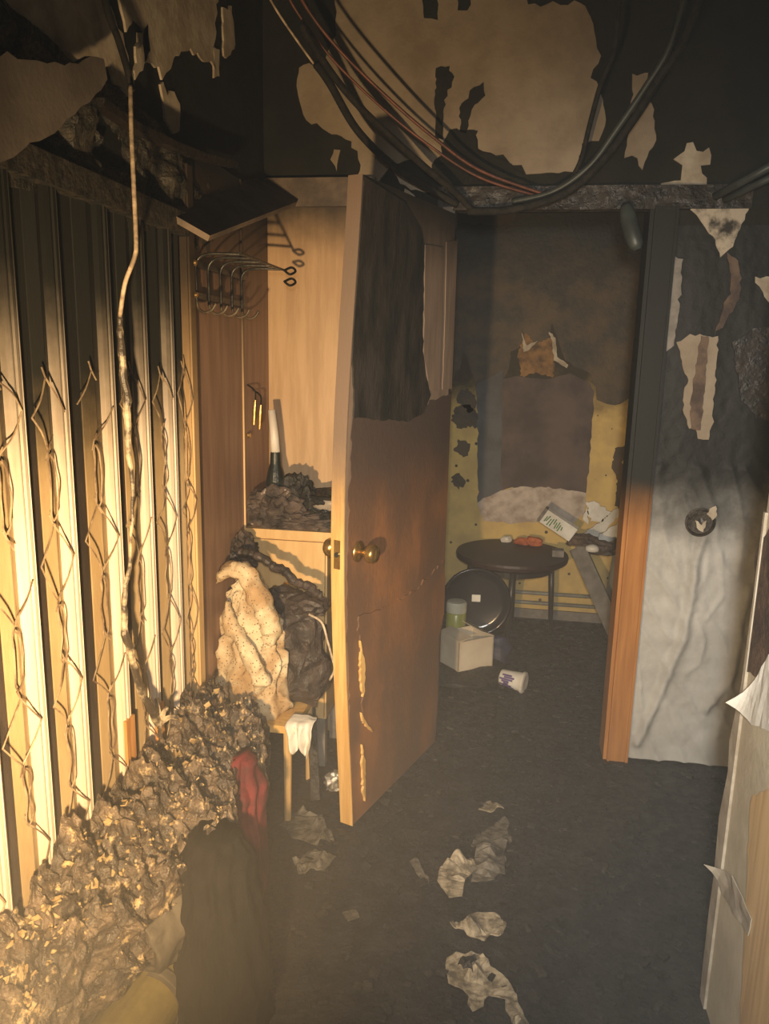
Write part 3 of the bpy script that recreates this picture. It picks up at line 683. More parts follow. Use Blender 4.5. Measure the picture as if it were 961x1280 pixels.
for i, py in enumerate((734, 746)):
    a = at(560, py-2, KW); mb = MB(); mb.tube([(-.9, KW-.03, a.z), (1.5, KW-.03, a.z)], .011, 10)
    tag(mb.build('wall_pipe', m_greypipe, smooth=True), 'upper thin pipe along the yellow kitchen wall under the table' if i == 0 else 'lower thin pipe along the yellow kitchen wall under the table', 'pipe', 'pipes along the kitchen wall')
# round table
tc = Vector((.055, 4.08, 0)); TR = .30; TH = .47
tb = thing('round_table', tc, 'low round dark table with thin straight legs in the kitchen', 'table')
mb = MB(); mb.lathe([(TR-.03, TH-.045), (TR-.004, TH-.030), (TR, TH-.012), (TR-.004, TH), (.02, TH)], tc, n=48); mb.build('tabletop', m_tabletop, tb, smooth=False)
mb = MB(); mb.lathe([(TR-.09, TH-.085), (TR-.075, TH-.085), (TR-.075, TH-.045), (TR-.09, TH-.045)], tc, n=40); mb.build('apron', m_tableleg, tb)
for lx, ly, s in ((.066, 3.86, -.02), (.27, 4.13, .02), (-.16, 4.10, -.03), (.07, 4.30, .01)):
    mb = MB(); mb.tube([(lx, ly, TH-.045), (lx+s*.5, ly+.0, .24), (lx+s, ly-(.03 if ly < 3.9 else 0), 0)], [.017, .015, .012], 12); mb.build('leg', m_tableleg, tb, smooth=True)
# black round tub on edge under the table
c = Vector((-.118, 3.84, .255))
tu = thing('plastic_tub', (c.x, c.y, 0), 'black round plastic tub standing on edge with small white sticker', 'tub')
Rm = Vector((.10, -1, .12)).normalized().to_track_quat('Z', 'Y').to_matrix()
mb = MB(); mb.lathe([(.06, -.02), (.150, -.02), (.172, -.005), (.180, .022), (.170, .030), (.160, .012), (.13, .004), (.02, .002)], c, n=48, mat=Rm); mb.build('bowl', m_black, tu, smooth=True)
mb = MB(); s0 = c+Rm @ Vector((0, 0, .006)); p = s0+Vector((.0, -.002, .02)); mb.hexa([Rm @ Vector((x, y, zz))+p for zz in (0, .004) for x, y in ((-.022, -.018), (.022, -.018), (.022, .018), (-.022, .018))]); mb.build('sticker', m_white, tu)
mb = MB(); lump(mb, [(.0, -.06, 3.68, .13, .08), (.08, -.05, 3.69, .12, .07), (.13, -.06, 3.70, .10, .045)], nth=60, folds=5, famp=.08, namp=.012, seed=3)
tag(mb.build('navy_bag', m_navy, smooth=True), 'dark navy plastic bag slumped on the floor before the black tub', 'bag')
# jar
p = atZ(566, 795, 0); p = at(570, 770, 3.70); p.z = 0
ja = thing('storage_jar', p, 'yellow green jar with pale top at the door edge', 'jar')
mb = MB(); mb.lathe([(.045, 0), (.05, .006), (.05, .235), (.046, .24)], p, n=28); mb.build('jar_body', m_jar, ja, smooth=True)
mb = MB(); mb.lathe([(.046, .240), (.052, .243), (.052, .285), (.046, .295), (.02, .297)], p, n=28); mb.build('jar_lid', m_jarlid, ja)
# carton
p = Vector((-.145, 3.52, 0)); a = math.radians(38)
ct = thing('cardboard_carton', p, 'pale cardboard carton with flaps open beside the yellow green jar', 'box')
Rz = Matrix.Rotation(a, 3, 'Z'); W2, D2, HH = .10, .085, .160
mb = MB()
for (x0, y0, x1, y1) in ((-W2, -D2, W2, -D2+.006), (-W2, D2-.006, W2, D2), (-W2, -D2, -W2+.006, D2), (W2-.006, -D2, W2, D2)):
    mb.hexa([p+Rz @ Vector(q) for q in ((x0, y0, .035), (x1, y0, .035), (x1, y1, .035), (x0, y1, .035), (x0, y0, .035+HH), (x1, y0, .035+HH), (x1, y1, .035+HH), (x0, y1, .035+HH))])
mb.hexa([p+Rz @ Vector(q) for q in ((-W2, -D2, .035), (W2, -D2, .035), (W2, D2, .035), (-W2, D2, .035), (-W2, -D2, .041), (W2, -D2, .041), (W2, D2, .041), (-W2, D2, .041))])
mb.build('carton_body', m_card, ct)
for sx, dz in ((1, .03), (-1, .012)):
    mb = MB(); x = sx*W2
    mb.hexa([p+Rz @ Vector(q) for q in ((x, -D2, .035+HH), (x, D2, .035+HH), (x-sx*.07, D2, .035+HH+dz), (x-sx*.07, -D2, .035+HH+dz), (x, -D2, .039+HH), (x, D2, .039+HH), (x-sx*.07, D2, .039+HH+dz), (x-sx*.07, -D2, .039+HH+dz))]); mb.build('flap', m_card, ct)
mb = MB(); crumple(mb, (-.15, 3.50, .018), (.20, .17, .03), 12, .25, 3)
tag(mb.build('debris_mound', m_char), 'black debris mound on the kitchen floor under the pale carton', 'debris')
# overturned cup with purple print
p = atZ(640, 852, .035)
cu = thing('plastic_tub_cup', (p.x, p.y, 0), 'white plastic cup with purple print lying on its side', 'cup')
Rm = Vector((1, -.35, -.05)).normalized().to_track_quat('Z', 'Y').to_matrix()
cc = Vector((p.x, p.y, .045))
mb = MB(); mb.lathe([(.034, -.055), (.036, -.05), (.044, .055), (.040, .055), (.032, -.045), (.01, -.045)], cc, n=28, mat=Rm); mb.build('cup_body', m_whiteplastic, cu, smooth=True)
mb = MB(); mb.lathe([(.044, .046), (.050, .048), (.050, .060), (.040, .064), (.010, .062)], cc, n=28, mat=Rm); mb.build('rim', m_whiteplastic, cu)
mb = MB()
for k in range(9):
    a = math.pi*(.72+.16*k/2); 
    h0 = -.04+.012*math.sin(k*2.1); h1 = .006+.014*math.sin(k*1.3)
    def cp(a, h, e=.0012): r = .0362+.0076*(h+.05)/.105+e; return cc+Rm @ Vector((r*math.cos(a), r*math.sin(a), h))
    mb.hexa([cp(a, h0, 0), cp(a+.22, h0, 0), cp(a+.22, h1, 0), cp(a, h1, 0), cp(a, h0), cp(a+.22, h0), cp(a+.22, h1), cp(a, h1)])
mb.build('purple_print', m_purple, cu)
# things on the table
for i, (px, py, s, lab) in enumerate([(652, 668, .028, 'left orange red scrap of rag on the round table'), (666, 670, .034, 'larger orange red scrap of rag on the round table')]):
    p = atZ(px, py+4, TH+.012); mb = MB(); crumple(mb, (p.x, min(p.y, 4.28), TH+s*.45), (s*1.3, s, s*.7), 30+i, .35, 2)
    tag(mb.build('orange_rag', m_orange), lab, 'rag', 'orange scraps on the table')
p = atZ(633, 664, TH+.02); mb = MB(); crumple(mb, (p.x, 4.30, TH+.014), (.03, .02, .02), 37, .2, 2)
tag(mb.build('white_crumb', m_whiteplastic), 'small white crumpled scrap at the left of the tabletop', 'scrap')
pk = thing('printed_packet', tuple(at(694, 656, 4.16)), 'white paper packet with green print leaning on the table', 'packet')
a0, a1 = at(678, 642, 4.14), at(717, 668, 4.12)
mb = MB(); mb.bar(a0, a1, .035, .085, (.3, -.25, 1)); mb.build('packet', m_white, pk)
tdir = (a1-a0).normalized()
u_ = tdir.cross(Vector((.3, -.25, 1))).normalized(); v_ = u_.cross(tdir)
if u_.y > 0: u_ = -u_
mb = MB(); rr_ = random.Random(3)
for k in range(9):
    c_ = a0+tdir*(.03+.012*k)+u_*.0185+v_*rr_.uniform(-.012, .012); hgt = rr_.uniform(.010, .024)
    mb.bar(c_-v_*hgt+tdir*rr_.uniform(-.006, .006), c_+v_*hgt, .002, .006, tuple(tdir))
mb.build('green_print', m_green, pk)
mb = MB(); mb.bar(a0-tdir*.004, a0+tdir*.012, .037, .087, (.3, -.25, 1)); mb.build('grey_end', m_greyboard, pk)
mb = MB(); mb.box((.265, 4.03, TH-.005), (.325, 4.09, TH+.035)); tag(mb.build('small_box', m_greyboard), 'small greyish box at the right edge of the tabletop', 'box')
# fallen board, pale basin, rags right of the table
b0, b1 = at(722, 684, 4.14), at(774, 800, 3.82)
mb = MB(); mb.bar(b0, b1, .085, .022, (-.5, -1, .3)); tag(mb.build('leaning_board', m_greyboard), 'grey weathered board leaning down behind the right door casing', 'board')
c = at(776, 724, 4.2)
mb = MB(); mb.lathe([(.10, -.16), (.13, -.14), (.17, .10), (.18, .115), (.172, .115), (.125, -.12), (.02, -.125)], (c.x+.09, 4.22, c.z), n=36, mat=Matrix.Rotation(.25, 3, 'Y'))
tag(mb.build('plastic_basin', m_bluewhite, smooth=True), 'pale bluish plastic basin propped behind the leaning board', 'basin')
mb = MB(); mb.box((c.x-.06, 4.06, 0), (c.x+.30, 4.38, c.z-.165)); tag(mb.build('low_cupboard', m_shelf), 'low charred cupboard under the pale basin, mostly behind the casing', 'cupboard')
for i, (px, py, s, lab) in enumerate([(728, 676, .055, 'brown burnt rag bunched on the upper end of the leaning board'), (752, 686, .06, 'dark brown burnt rag over the rim of the pale basin')]):
    p = at(px, py, 4.14); mb = MB(); crumple(mb, p, (s*1.2, s*.7, s*.6), 50+i, .35, 3); tag(mb.build('burnt_rag', m_brownrag if i == 0 else m_rag), lab, 'rag', 'burnt rags by the basin')
p = at(740, 686, 4.08); mb = MB(); crumple(mb, p, (.035, .025, .022), 57, .15, 2); tag(mb.build('white_cup', m_whiteplastic, smooth=True), 'small white plastic piece among the burnt rags', 'plastic')

# ------------------------------------------------------------ corner cabinet and what is on and before it
cb = thing('corner_cabinet', (-.75, 2.66, 0), 'yellow veneered cabinet on legs in the corner behind the open door', 'cabinet')
cy0, cy1, cx0, cx1 = 2.52, 2.795, -.885, -.600
mb = MB(); mb.box((cx0, cy0+.014, .19), (cx1, cy1, .865)); mb.build('body', m_cabinet, cb)
mb = MB(); mb.box((cx0-.004, cy0-.012, .865), (cx1+.045, cy1, .895)); mb.build('top', m_cabinet, cb)
mb = MB(); mb.box((cx0+.006, cy0, .545), (cx1-.006, cy0+.014, .855)); dr_ = mb.build('drawer', m_cabinet, cb)
mb = MB(); mb.lathe([(.006, 0), (.006, .012), (.012, .018), (.008, .026)], (-.74, cy0, .70), n=14, mat=Matrix.Rotation(math.pi/2, 3, 'X')); mb.build('drawer_knob', m_brass, dr_)
mb = MB(); mb.box((cx0+.006, cy0, .20), (cx1-.006, cy0+.014, .535)); mb.build('cabinet_door', m_cabinet, cb)
for x in (cx0+.02, cx1-.02):
    for y in (cy0+.03, cy1-.03):
        mb = MB(); mb.bar((x, y, .19), (x, y, 0), .034, .034, (0, 1, 0)); mb.build('leg', m_greyboard, cb)
def topped(px, py, dy=0): p = atZ(px, py, .895); return Vector((p.x, min(max(p.y, 2.53), 2.77)+dy, .895))
# bowl, bottle, rags on the cabinet top
c = Vector((-.605, 2.67, .925))
bw = thing('enamel_bowl', c, 'sooty enamel bowl with black rim on the corner cabinet', 'bowl')
mb = MB(); mb.lathe([(.05, 0), (.07, .006), (.098, .045), (.105, .075), (.099, .075), (.09, .04), (.02, .014)], c, n=36); mb.build('bowl', m_bowl, bw, smooth=True)
mb = MB(); mb.lathe([(.100, .070), (.110, .072), (.111, .082), (.100, .084), (.095, .076)], c, n=36); mb.build('rim', m_cable, bw)
mb = MB(); crumple(mb, c+Vector((0, 0, .062)), (.085, .085, .03), 66, .3, 3); mb.build('burnt_contents', m_char, bw)
c = Vector((-.812, 2.62, .95))
bt = thing('scorched_bottle', c, 'scorched dark green bottle with white upper tube among rags on the cabinet', 'bottle')
mb = MB(); mb.lathe([(.030, 0), (.034, .01), (.034, .10), (.028, .13), (.020, .16), (.018, .20), (.012, .21)], c, n=20); mb.build('bottle_body', m_bottle, bt)
mb = MB(); mb.tube([c+Vector((0, 0, .20)), c+Vector((-.004, 0, .26)), c+Vector((-.013, 0, .35))], [.017, .016, .013], 14); mb.build('white_tube', m_whiteplastic, bt, smooth=True)
for i, (x, y, z, sx, sy, sz, m, lab) in enumerate([
        (-.80, 2.575, .945, .085, .045, .07, m_rag, 'sooty peaked rag at the left of the cabinet top'),
        (-.70, 2.55, .918, .10, .035, .032, m_rag, 'flat sooty rag along the front edge of the cabinet top'),
        (-.625, 2.56, .920, .06, .03, .034, m_char, 'black crumpled rag in front of the enamel bowl'),
        (-.735, 2.62, .965, .06, .05, .085, m_char, 'blackened lump of cloth right of the scorched bottle')]):
    mb = MB(); crumple(mb, (x, y, z), (sx, sy, sz), 70+i, .35, 4, 2.6)
    tag(mb.build('burnt_rag', m), lab, 'rag', 'burnt rags on the cabinet')
# stool that carries the garment and the bag
st = thing('wooden_stool', (-.745, 2.30, 0), 'orange wooden stool under the printed garment and charred bag', 'stool')
mb = MB(); mb.box((-.88, 2.15, .325), (-.610, 2.46, .350)); mb.build('seat', m_rawwood, st)
for x in (-.865, -.64):
    for y in (2.175, 2.44):
        mb = MB(); mb.tube([(x, y, .325), (x, y, 0)], [.014, .011], 10); mb.build('leg', m_cabinet, st)
ga = MB(); lump(ga, [(.352, -.785, 2.26, .125, .105), (.40, -.785, 2.26, .125, .10), (.48, -.785, 2.26, .118, .085), (.56, -.782, 2.265, .108, .075), (.64, -.788, 2.27, .095, .065), (.71, -.793, 2.275, .078, .055), (.765, -.80, 2.28, .050, .04), (.80, -.805, 2.28, .015, .012)], nth=170, folds=10, famp=.15, namp=.026, seed=2)
gm = thing('printed_garment', (-.775, 2.26, .352), 'cream garment with small dark dots heaped on the stool', 'garment')
ga.build('body', m_print, gm, smooth=True)
def sleeve(pix, rs_, seed):
    c_ = spline([at(px, py, yy) for px, py, yy in pix], 7); n_ = len(c_)
    rad = []
    for k in range(n_):
        t = k/(n_-1)*(len(rs_)-1); i = min(int(t), len(rs_)-2); rad.append((rs_[i]+(rs_[i+1]-rs_[i])*(t-i))*(1+.18*noise.noise(Vector((k*.6, seed, 1)))))
    m_ = MB(); m_.tube(c_, rad, 18)
    for v in m_.bm.verts: v.co += noise.noise_vector(v.co*26+Vector((seed, 0, 0)))*.014+noise.noise_vector(v.co*60)*.005
    return m_
sleeve([(272, 728, 2.21), (284, 712, 2.20), (302, 712, 2.19), (318, 734, 2.17), (331, 764, 2.16), (338, 790, 2.16), (332, 806, 2.17)], [.014, .024, .030, .030, .033, .030, .010], 4).build('sleeve', m_print, gm, smooth=True)
sleeve([(284, 752, 2.20), (288, 780, 2.18), (304, 806, 2.16), (318, 830, 2.155), (326, 852, 2.155), (322, 866, 2.16)], [.010, .022, .024, .027, .026, .012], 7).build('sleeve', m_print, gm, smooth=True)
bg = thing('charred_bag', (-.68, 2.36, .35), 'shiny black charred bag with a pale cord loop on the stool', 'bag')
mb = MB(); lump(mb, [(.352, -.685, 2.36, .095, .09), (.40, -.675, 2.36, .112, .09), (.50, -.668, 2.36, .118, .085), (.58, -.672, 2.365, .108, .08), (.65, -.69, 2.37, .088, .07), (.70, -.71, 2.38, .055, .05), (.735, -.725, 2.38, .02, .02)], nth=120, folds=7, famp=.08, namp=.03, seed=6); mb.build('bag_body', m_bag, bg)
mb = MB(); mb.tube(spline([at(386, 768, 2.29), at(402, 778, 2.28), at(409, 800, 2.27), at(414, 818, 2.27), at(418, 836, 2.27), at(412, 850, 2.28)], 6), .004, 7); mb.build('cord_loop', m_cord, bg, smooth=True)
mb = MB(); mb.tube([p+noise.noise_vector(p*30)*.012 for p in spline([at(300, 690, 2.33), at(322, 696, 2.31), at(350, 712, 2.30), at(378, 730, 2.29), at(398, 744, 2.29)], 8)], [.010+.007*abs(math.sin(k*1.3)) for k in range(33)], 10); mb.build('strap', m_bag, bg)
mb = MB(); crumple(mb, (-.612, 2.34, .69), (.055, .045, .03), 81, .4, 3, 2.6); mb.build('melted_handle', m_bag, bg)
mb = MB(); crumple(mb, (-.865, 2.42, .82), (.038, .05, .06), 83, .4, 4, 2.4); tag(mb.build('burnt_rag', m_rag), 'black burnt rag over the left end of the cabinet front, above the garment', 'rag')
def ragf(u, v):
    x = -.632+u*.075; tail = .045+.05*abs(math.sin(u*5.2+.4))+.02*u
    if v < .3: y = 2.155+(.3-v)*.22; z = .357
    else:
        t = (v-.3)/.7; y = 2.143-.012*math.sin(u*14); z = .357-t*tail
    q = noise.noise_vector(Vector((x*30, y*30, z*30)))*.006
    return Vector((x+.012*math.sin(v*5)*(u-.5), y, z))+Vector((q.x, min(q.y, .001), max(q.z, -.001) if v < .3 else q.z))
mb = MB(); mb.grid(ragf, 30, 24, (0, .002, .002))
tag(mb.build('white_rag', m_white, smooth=True), 'white rag hanging from the front edge of the stool', 'rag')

# ------------------------------------------------------------ burnt mattress on its low bench along the folding door
mt = thing('burnt_mattress', (-.75, 1.6, 0), 'long crumpled charred foam mattress with pale flecks along the folding door', 'mattress')
def edge_x(y): return -.60-.045*math.exp(-((y-1.74)/.10)**2)-.11*min(1, max(0, (y-1.85)/.2)) if y > 1.50 else (-.60-.135*((1.50-y)/.40)**.8 if y > 1.10 else -.735)
def top_z(x, y):
    wd = max(.04, edge_x(y)-(LW+.062)); e = (x-(LW+.062))/wd
    base = .475+.03*max(0, (y-1.5))-.10*max(0, 1.15-y)
    z = base-.05*max(0, e-.3)**1.5+.07*max(0, 1-e/.45)**1.3
    z += .060*turb((x, y, 0), 8, 3, 3)-.05+.050*turb((x, y, 0), 21, 4, 5)+.012*noise.noise(Vector((x*70, y*70, 0)))
    z += .018*(1-abs(noise.noise(Vector((x*26, y*26, 3)))*2))
    return z
def matf(u, v):
    y = .72+v*1.46
    edge = edge_x(y)+.02*noise.noise(Vector((y*5, 2, 0)))+.02*noise.noise(Vector((y*15, 5, 0)))
    if u < .80:
        x = (LW+.060)+(u/.80)*(edge-(LW+.060)); z = top_z(x, y)
    else:
        t = (u-.80)/.20; z = top_z(edge, y)*(1-t)+(.20 if y > 1.5 else .29)*t
        x = edge+.025*math.sin(t*math.pi)+.02*noise.noise(Vector((y*14, t*3, 7)))-.05*t
    endf = min(1, (2.18-y)/.10); z = z*(.55+.45*endf**.5) if endf < 1 else z
    q = noise.noise_vector(Vector((x*26, y*26, z*26)))*.011+noise.noise_vector(Vector((x*58, y*58, z*58)))*.008
    return Vector((max(x, LW+.052), y, z))+q
mb = MB(); mb.grid(matf, 130, 460, (-.01, 0, -.10)); mb.build('crumpled_foam', m_foam, mt, smooth=False)
mb = MB(); rnd = random.Random(8)
for k in range(420):
    y = rnd.uniform(1.0, 2.12); x = rnd.uniform(LW+.08, edge_x(y)-.02); z = top_z(x, y)+rnd.uniform(-.008, .006)
    s = rnd.uniform(.003, .009)*(1.3 if x < -.76 else .7)
    c = Vector((x, y, z)); e1 = Vector((rnd.gauss(0, 1), rnd.gauss(0, 1), rnd.gauss(0, .8))).normalized(); e2 = e1.orthogonal().normalized(); e3 = e1.cross(e2)
    n_ = rnd.randint(4, 6); A = []; Bq = []
    for i in range(n_):
        a = 2*math.pi*i/n_; rr0 = s*rnd.uniform(.5, 1.2)
        pnt = c+e1*rr0*math.cos(a)+e2*rr0*math.sin(a)+e3*rnd.uniform(-.7, .7)*s
        A.append(mb.bm.verts.new(pnt)); Bq.append(mb.bm.verts.new(pnt+e3*.003))
    mb.face(A); mb.face(Bq[::-1])
    for i in range(n_): mb.face([A[i], Bq[i], Bq[(i+1) % n_], A[(i+1) % n_]])
o = mb.build('foam_flakes', m_foamedge, mt); o['kind'] = 'stuff'
mb = MB(); mb.box((LW+.060, .72, .0), (-.80, 2.10, .26)); mb.build('bench_base', m_shelf, mt)
# cloths hanging off the mattress
mb = MB(); lump(mb, [(.0, -.575, 1.42, .115, .115), (.12, -.58, 1.43, .110, .105), (.26, -.580, 1.44, .095, .10), (.36, -.59, 1.46, .085, .095), (.425, -.61, 1.48, .05, .06)], nth=120, folds=11, famp=.07, namp=.014, seed=4)
tag(mb.build('dark_drape', m_darkcloth, smooth=True), 'black cloth hanging off the mattress front down to the floor', 'cloth')
mb = MB(); lump(mb, [(.05, -.625, 1.70, .050, .07), (.16, -.620, 1.71, .054, .075), (.28, -.620, 1.72, .052, .07), (.38, -.625, 1.75, .048, .06), (.45, -.64, 1.78, .03, .04)], nth=90, folds=7, famp=.12, namp=.018, seed=5)
tag(mb.build('red_cloth', m_red, smooth=True), 'dark red cloth hanging off the mattress beside the black drape', 'cloth')
mb = MB(); lump(mb, [(.17, -.700, 1.43, .05, .10), (.23, -.69, 1.42, .06, .12), (.30, -.69, 1.41, .055, .12), (.35, -.71, 1.41, .03, .08)], nth=100, folds=6, famp=.12, namp=.02, seed=8)
tag(mb.build('grey_cloth', m_greycloth, smooth=True), 'greyish folded cloth squeezed between mattress and yellow roll', 'cloth')
# yellow roll of floor covering under it
r0, r1 = Vector((-.695, 1.52, .085)), Vector((-.735, 1.14, .085))
ro = thing('linoleum_roll', tuple((r0+r1)/2-Vector((0, 0, .085))), 'yellow roll of floor covering lying under the front of the mattress', 'roll')
sp = []
ax = (r1-r0).normalized(); e1 = Vector((0, 0, 1)); e2 = ax.cross(e1)
mb = MB(); nn_ = 60; A = []; Bq = []
for k in range(nn_+1):
    a = k/nn_*4*math.pi; r = .078-.022*k/nn_
    d = e1*math.cos(a)*r+e2*math.sin(a)*r
    A.append(mb.bm.verts.new(r0+d)); Bq.append(mb.bm.verts.new(r1+d))
for k in range(nn_): mb.face([A[k], A[k+1], Bq[k+1], Bq[k]])
bmesh.ops.solidify(mb.bm, geom=mb.bm.faces[:], thickness=.003)
mb.build('sheet', m_yellowroll, ro, smooth=False)
mb = MB(); mid = r0.lerp(r1, .42); mb.lathe([(.080, -.012), (.083, -.010), (.083, .010), (.080, .012)], mid, n=40, mat=ax.to_track_quat('Z', 'Y').to_matrix()); mb.build('tape_band', m_greycloth, ro)

# ------------------------------------------------------------ right wall scraps
def curl(name, pts, yk, m, lab, seed, lift=.03):
    """torn paper that stands off the right wall's far corner"""
    n = len(pts); mb = MB()
    P_ = [atX(px, py, PX-.004) for px, py in pts]
    A = [mb.bm.verts.new(p) for p in P_]; f = mb.face(A)
    bmesh.ops.triangulate(mb.bm, faces=[f]); bmesh.ops.subdivide_edges(mb.bm, edges=mb.bm.edges[:], cuts=3, use_grid_fill=True)
    y1 = max(p.y for p in P_); 
    for v in mb.bm.verts:
        d = max(0, (v.co.y-(y1-.07))/.07); v.co.x -= lift*d*d+.004*noise.noise(v.co*30); v.co.z += .004*noise.noise(v.co*22)
    bmesh.ops.solidify(mb.bm, geom=mb.bm.faces[:], thickness=.002)
    return tag(mb.build(name, m), lab, 'wallpaper')
curl('wallpaper_flap', [(929, 880), (945, 850), (962, 818), (985, 815), (990, 930), (958, 912), (940, 905), (934, 895)], 0, m_white, 'white torn wallpaper flap curling off the near right wall', 1, .035)
curl('wallpaper_strip', [(898, 1082), (916, 1095), (940, 1150), (936, 1170), (924, 1150), (905, 1120)], 0, m_plaster2, 'torn curled wallpaper strip low on the near right wall', 2, .03)
R_ = lambda u, v, d: (PX-d, u, v)
def right2(pts): return [(p.y, p.z) for p in (atX(a, b, PX) for a, b in pts)]
patch(wall_right, right2([(940, 1000), (1000, 960), (1000, 1300), (925, 1300), (930, 1200)]), m_post, R_, 0, .003, 131, 'wallpaper_underlayer', .02, .004)
patch(wall_right, right2([(946, 690), (975, 640), (975, 860), (935, 840)]), m_brownrag, R_, 0, .003, 132, 'scorch_layer', .02, .003)
mb = MB()
edge = right2([(958, 640), (946, 740), (930, 855), (915, 925), (913, 965), (902, 1020), (895, 1096), (889, 1140), (880, 1220), (874, 1290)])
for k in range(len(edge)-1):
    (ya, za), (yb, zb) = edge[k], edge[k+1]
    mb.hexa([(PX-.006, PY-.01, za), (PX-.006, max(ya, PY), za), (PX, max(ya, PY), za), (PX, PY-.01, za), (PX-.006, PY-.01, zb), (PX-.006, max(yb, PY), zb), (PX, max(yb, PY), zb), (PX, PY-.01, zb)])
mb.build('torn_wallpaper_edge', m_plaster2, wall_right)

# ------------------------------------------------------------ floor scraps and debris
def scrap(name, pts, m, lab, seed, h=.02, group=None, amp=.006):
    poly = rag(floor2(pts, .012), .02, amp, seed); mb = MB()
    A = [mb.bm.verts.new((x, y, 0)) for x, y in poly]; f = mb.face(A)
    bmesh.ops.triangulate(mb.bm, faces=[f])
    for _ in range(2):
        bmesh.ops.subdivide_edges(mb.bm, edges=[e for e in mb.bm.edges if e.calc_length() > .012], cuts=1, use_grid_fill=True); bmesh.ops.triangulate(mb.bm, faces=mb.bm.faces[:])
    for v in mb.bm.verts:
        v.co.z = .006+h*max(0, turb((v.co.x, v.co.y, seed), 16, 3, seed)-.15)+.004*noise.noise(Vector((v.co.x*80, v.co.y*80, seed)))
    ext = bmesh.ops.extrude_face_region(mb.bm, geom=mb.bm.faces[:])
    for v in ext['geom']:
        if isinstance(v, bmesh.types.BMVert): v.co.z += .004
    return tag(mb.build(name, m), lab, 'scrap', group)
G2 = 'pale scraps on the black floor'
scrap('torn_paper_scrap', [(598, 1040), (632, 1020), (636, 1045), (630, 1062), (632, 1092), (618, 1098), (588, 1100), (594, 1070), (590, 1056)], m_greyscrap, 'large grey sodden scrap, farther end of the floor trail', 1, .05, G2)
scrap('torn_paper_scrap', [(546, 1088), (570, 1070), (590, 1072), (592, 1090), (580, 1102), (578, 1118), (562, 1120), (550, 1106)], m_scrap, 'pale crumpled scrap joined to the large grey one', 2, .06, G2)
scrap('torn_paper_scrap', [(598, 1010), (612, 1000), (630, 1012), (614, 1014)], m_scrap, 'small pale scrap farthest along the floor trail', 3, .03, G2)
scrap('torn_paper_scrap', [(512, 1076), (520, 1070), (532, 1090), (536, 1102), (524, 1096)], m_greyscrap, 'narrow grey scrap left of the pale crumpled one', 4, .03, G2)
scrap('torn_paper_scrap', [(563, 1162), (580, 1150), (596, 1138), (616, 1140), (633, 1158), (626, 1170), (612, 1166), (604, 1176), (584, 1166)], m_scrap, 'pale fan shaped scrap in the middle of the floor trail', 5, .06, G2)
scrap('torn_paper_scrap', [(556, 1204), (570, 1192), (600, 1192), (612, 1206), (624, 1214), (640, 1234), (652, 1262), (658, 1290), (646, 1292), (630, 1250), (612, 1242), (606, 1258), (592, 1262), (586, 1244), (564, 1226)], m_scrap, 'long pale tangled scrap nearest the camera', 6, .06, G2)
scrap('dark_scrap', [(572, 1206), (594, 1200), (606, 1210), (598, 1222), (578, 1222)], m_char, 'black patch of char on the long pale tangled scrap', 7, .08)
scrap('torn_paper_scrap', [(365, 1075), (395, 1060), (420, 1070), (405, 1086), (372, 1090)], m_greyscrap, 'greyish scrap on the floor right of the red cloth', 8, .05)
scrap('torn_paper_scrap', [(350, 1030), (378, 1008), (402, 1020), (418, 1050), (398, 1056), (372, 1048)], m_greyscrap, 'larger grey crumpled scrap before the cabinet legs', 9, .10)
scrap('torn_paper_scrap', [(428, 1140), (446, 1136), (450, 1146), (434, 1150)], m_greyscrap, 'small dull scrap alone in the middle of the floor', 10, .03)
p = atZ(420, 978, .03); mb = MB(); crumple(mb, (p.x, p.y, .03), (.028, .025, .03), 91, .5, 3, 3)
tag(mb.build('crumpled_wrapper', m_clear), 'shiny crumpled wrapper on the floor left of the open door', 'wrapper')
p = Vector((-.56, 2.42, 0)); mb = MB(); mb.bar(Vector((-.575, 2.28, .02)), Vector((-.64, 2.47, .26)), .03, .02); tag(mb.build('charred_stick', m_char), 'charred stick leaning on the cabinet leg', 'stick')
mb = MB(); rnd = random.Random(11)
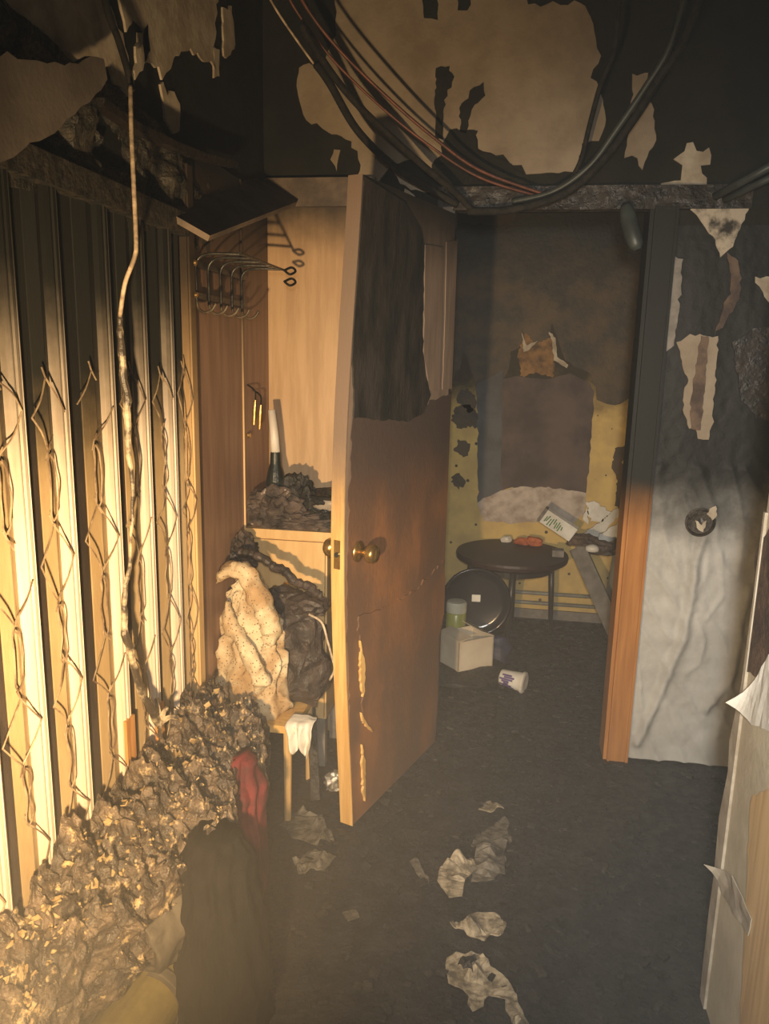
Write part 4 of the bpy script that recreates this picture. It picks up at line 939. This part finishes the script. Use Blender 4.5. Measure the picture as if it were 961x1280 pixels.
for k in range(3000):
    y = rnd.uniform(.9, 4.3); x = rnd.uniform(-.66, 1.0) if y < DW else rnd.uniform(-.5, 1.0)
    if y < DW and y > 1.6 and x < -.5 and rnd.random() < .5: continue
    if PX-.02 < x and y < PY+.02: continue
    if abs(y-DW-.05) < .10 and not -.2 < x < .41: continue
    s = rnd.choice((.003, .004, .005, .007, .010, .015)); c = Vector((x, y, s*.25)); a = rnd.uniform(0, 6.28)
    e1 = Vector((math.cos(a), math.sin(a), rnd.uniform(-.3, .3))); e2 = Vector((-math.sin(a), math.cos(a), rnd.uniform(-.3, .3))); l2 = rnd.uniform(.3, 1); t = Vector((0, 0, s*rnd.uniform(.25, .7)))
    q = [c-e1*s-e2*s*l2*rnd.uniform(.5, 1), c+e1*s*rnd.uniform(.5, 1)-e2*s*l2, c+e1*s+e2*s*l2*rnd.uniform(.5, 1), c-e1*s*rnd.uniform(.5, 1)+e2*s*l2]
    for v in q: v.z = max(v.z, .0005)
    mb.hexa(q+[v+t for v in q])
o = mb.build('charred_debris', m_char); tag(o, 'fine black charred debris strewn over the floor', 'debris', None, 'stuff')

# ------------------------------------------------------------ thin smoke haze left in the rooms
mh = bpy.data.materials.new('smoke_haze'); mh.use_nodes = True
nt = mh.node_tree; nt.nodes.remove(nt.nodes['Principled BSDF'])
vs = nt.nodes.new('ShaderNodeVolumeScatter'); vs.inputs['Color'].default_value = (.9, .88, .84, 1); vs.inputs['Density'].default_value = .02; vs.inputs['Anisotropy'].default_value = .1
gz = nt.nodes.new('ShaderNodeNewGeometry'); sz = nt.nodes.new('ShaderNodeSeparateXYZ'); nt.links.new(gz.outputs['Position'], sz.inputs[0])
hr = nt.nodes.new('ShaderNodeMapRange'); hr.interpolation_type = 'SMOOTHSTEP'
for k_, v_ in (('From Min', .15), ('From Max', 1.35), ('To Min', .082), ('To Max', .004)): hr.inputs[k_].default_value = v_
nt.links.new(sz.outputs[2], hr.inputs['Value']); nt.links.new(hr.outputs[0], vs.inputs['Density'])   # denser near the floor
nt.links.new(vs.outputs[0], nt.nodes['Material Output'].inputs['Volume'])
mb = MB(); mb.box((LW-.05, -1.55, -.01), (1.85, 4.45, ZC+.01))
tag(mb.build('smoke_haze', mh), 'thin grey smoke haze hanging in the burnt rooms', 'smoke', None, 'stuff')
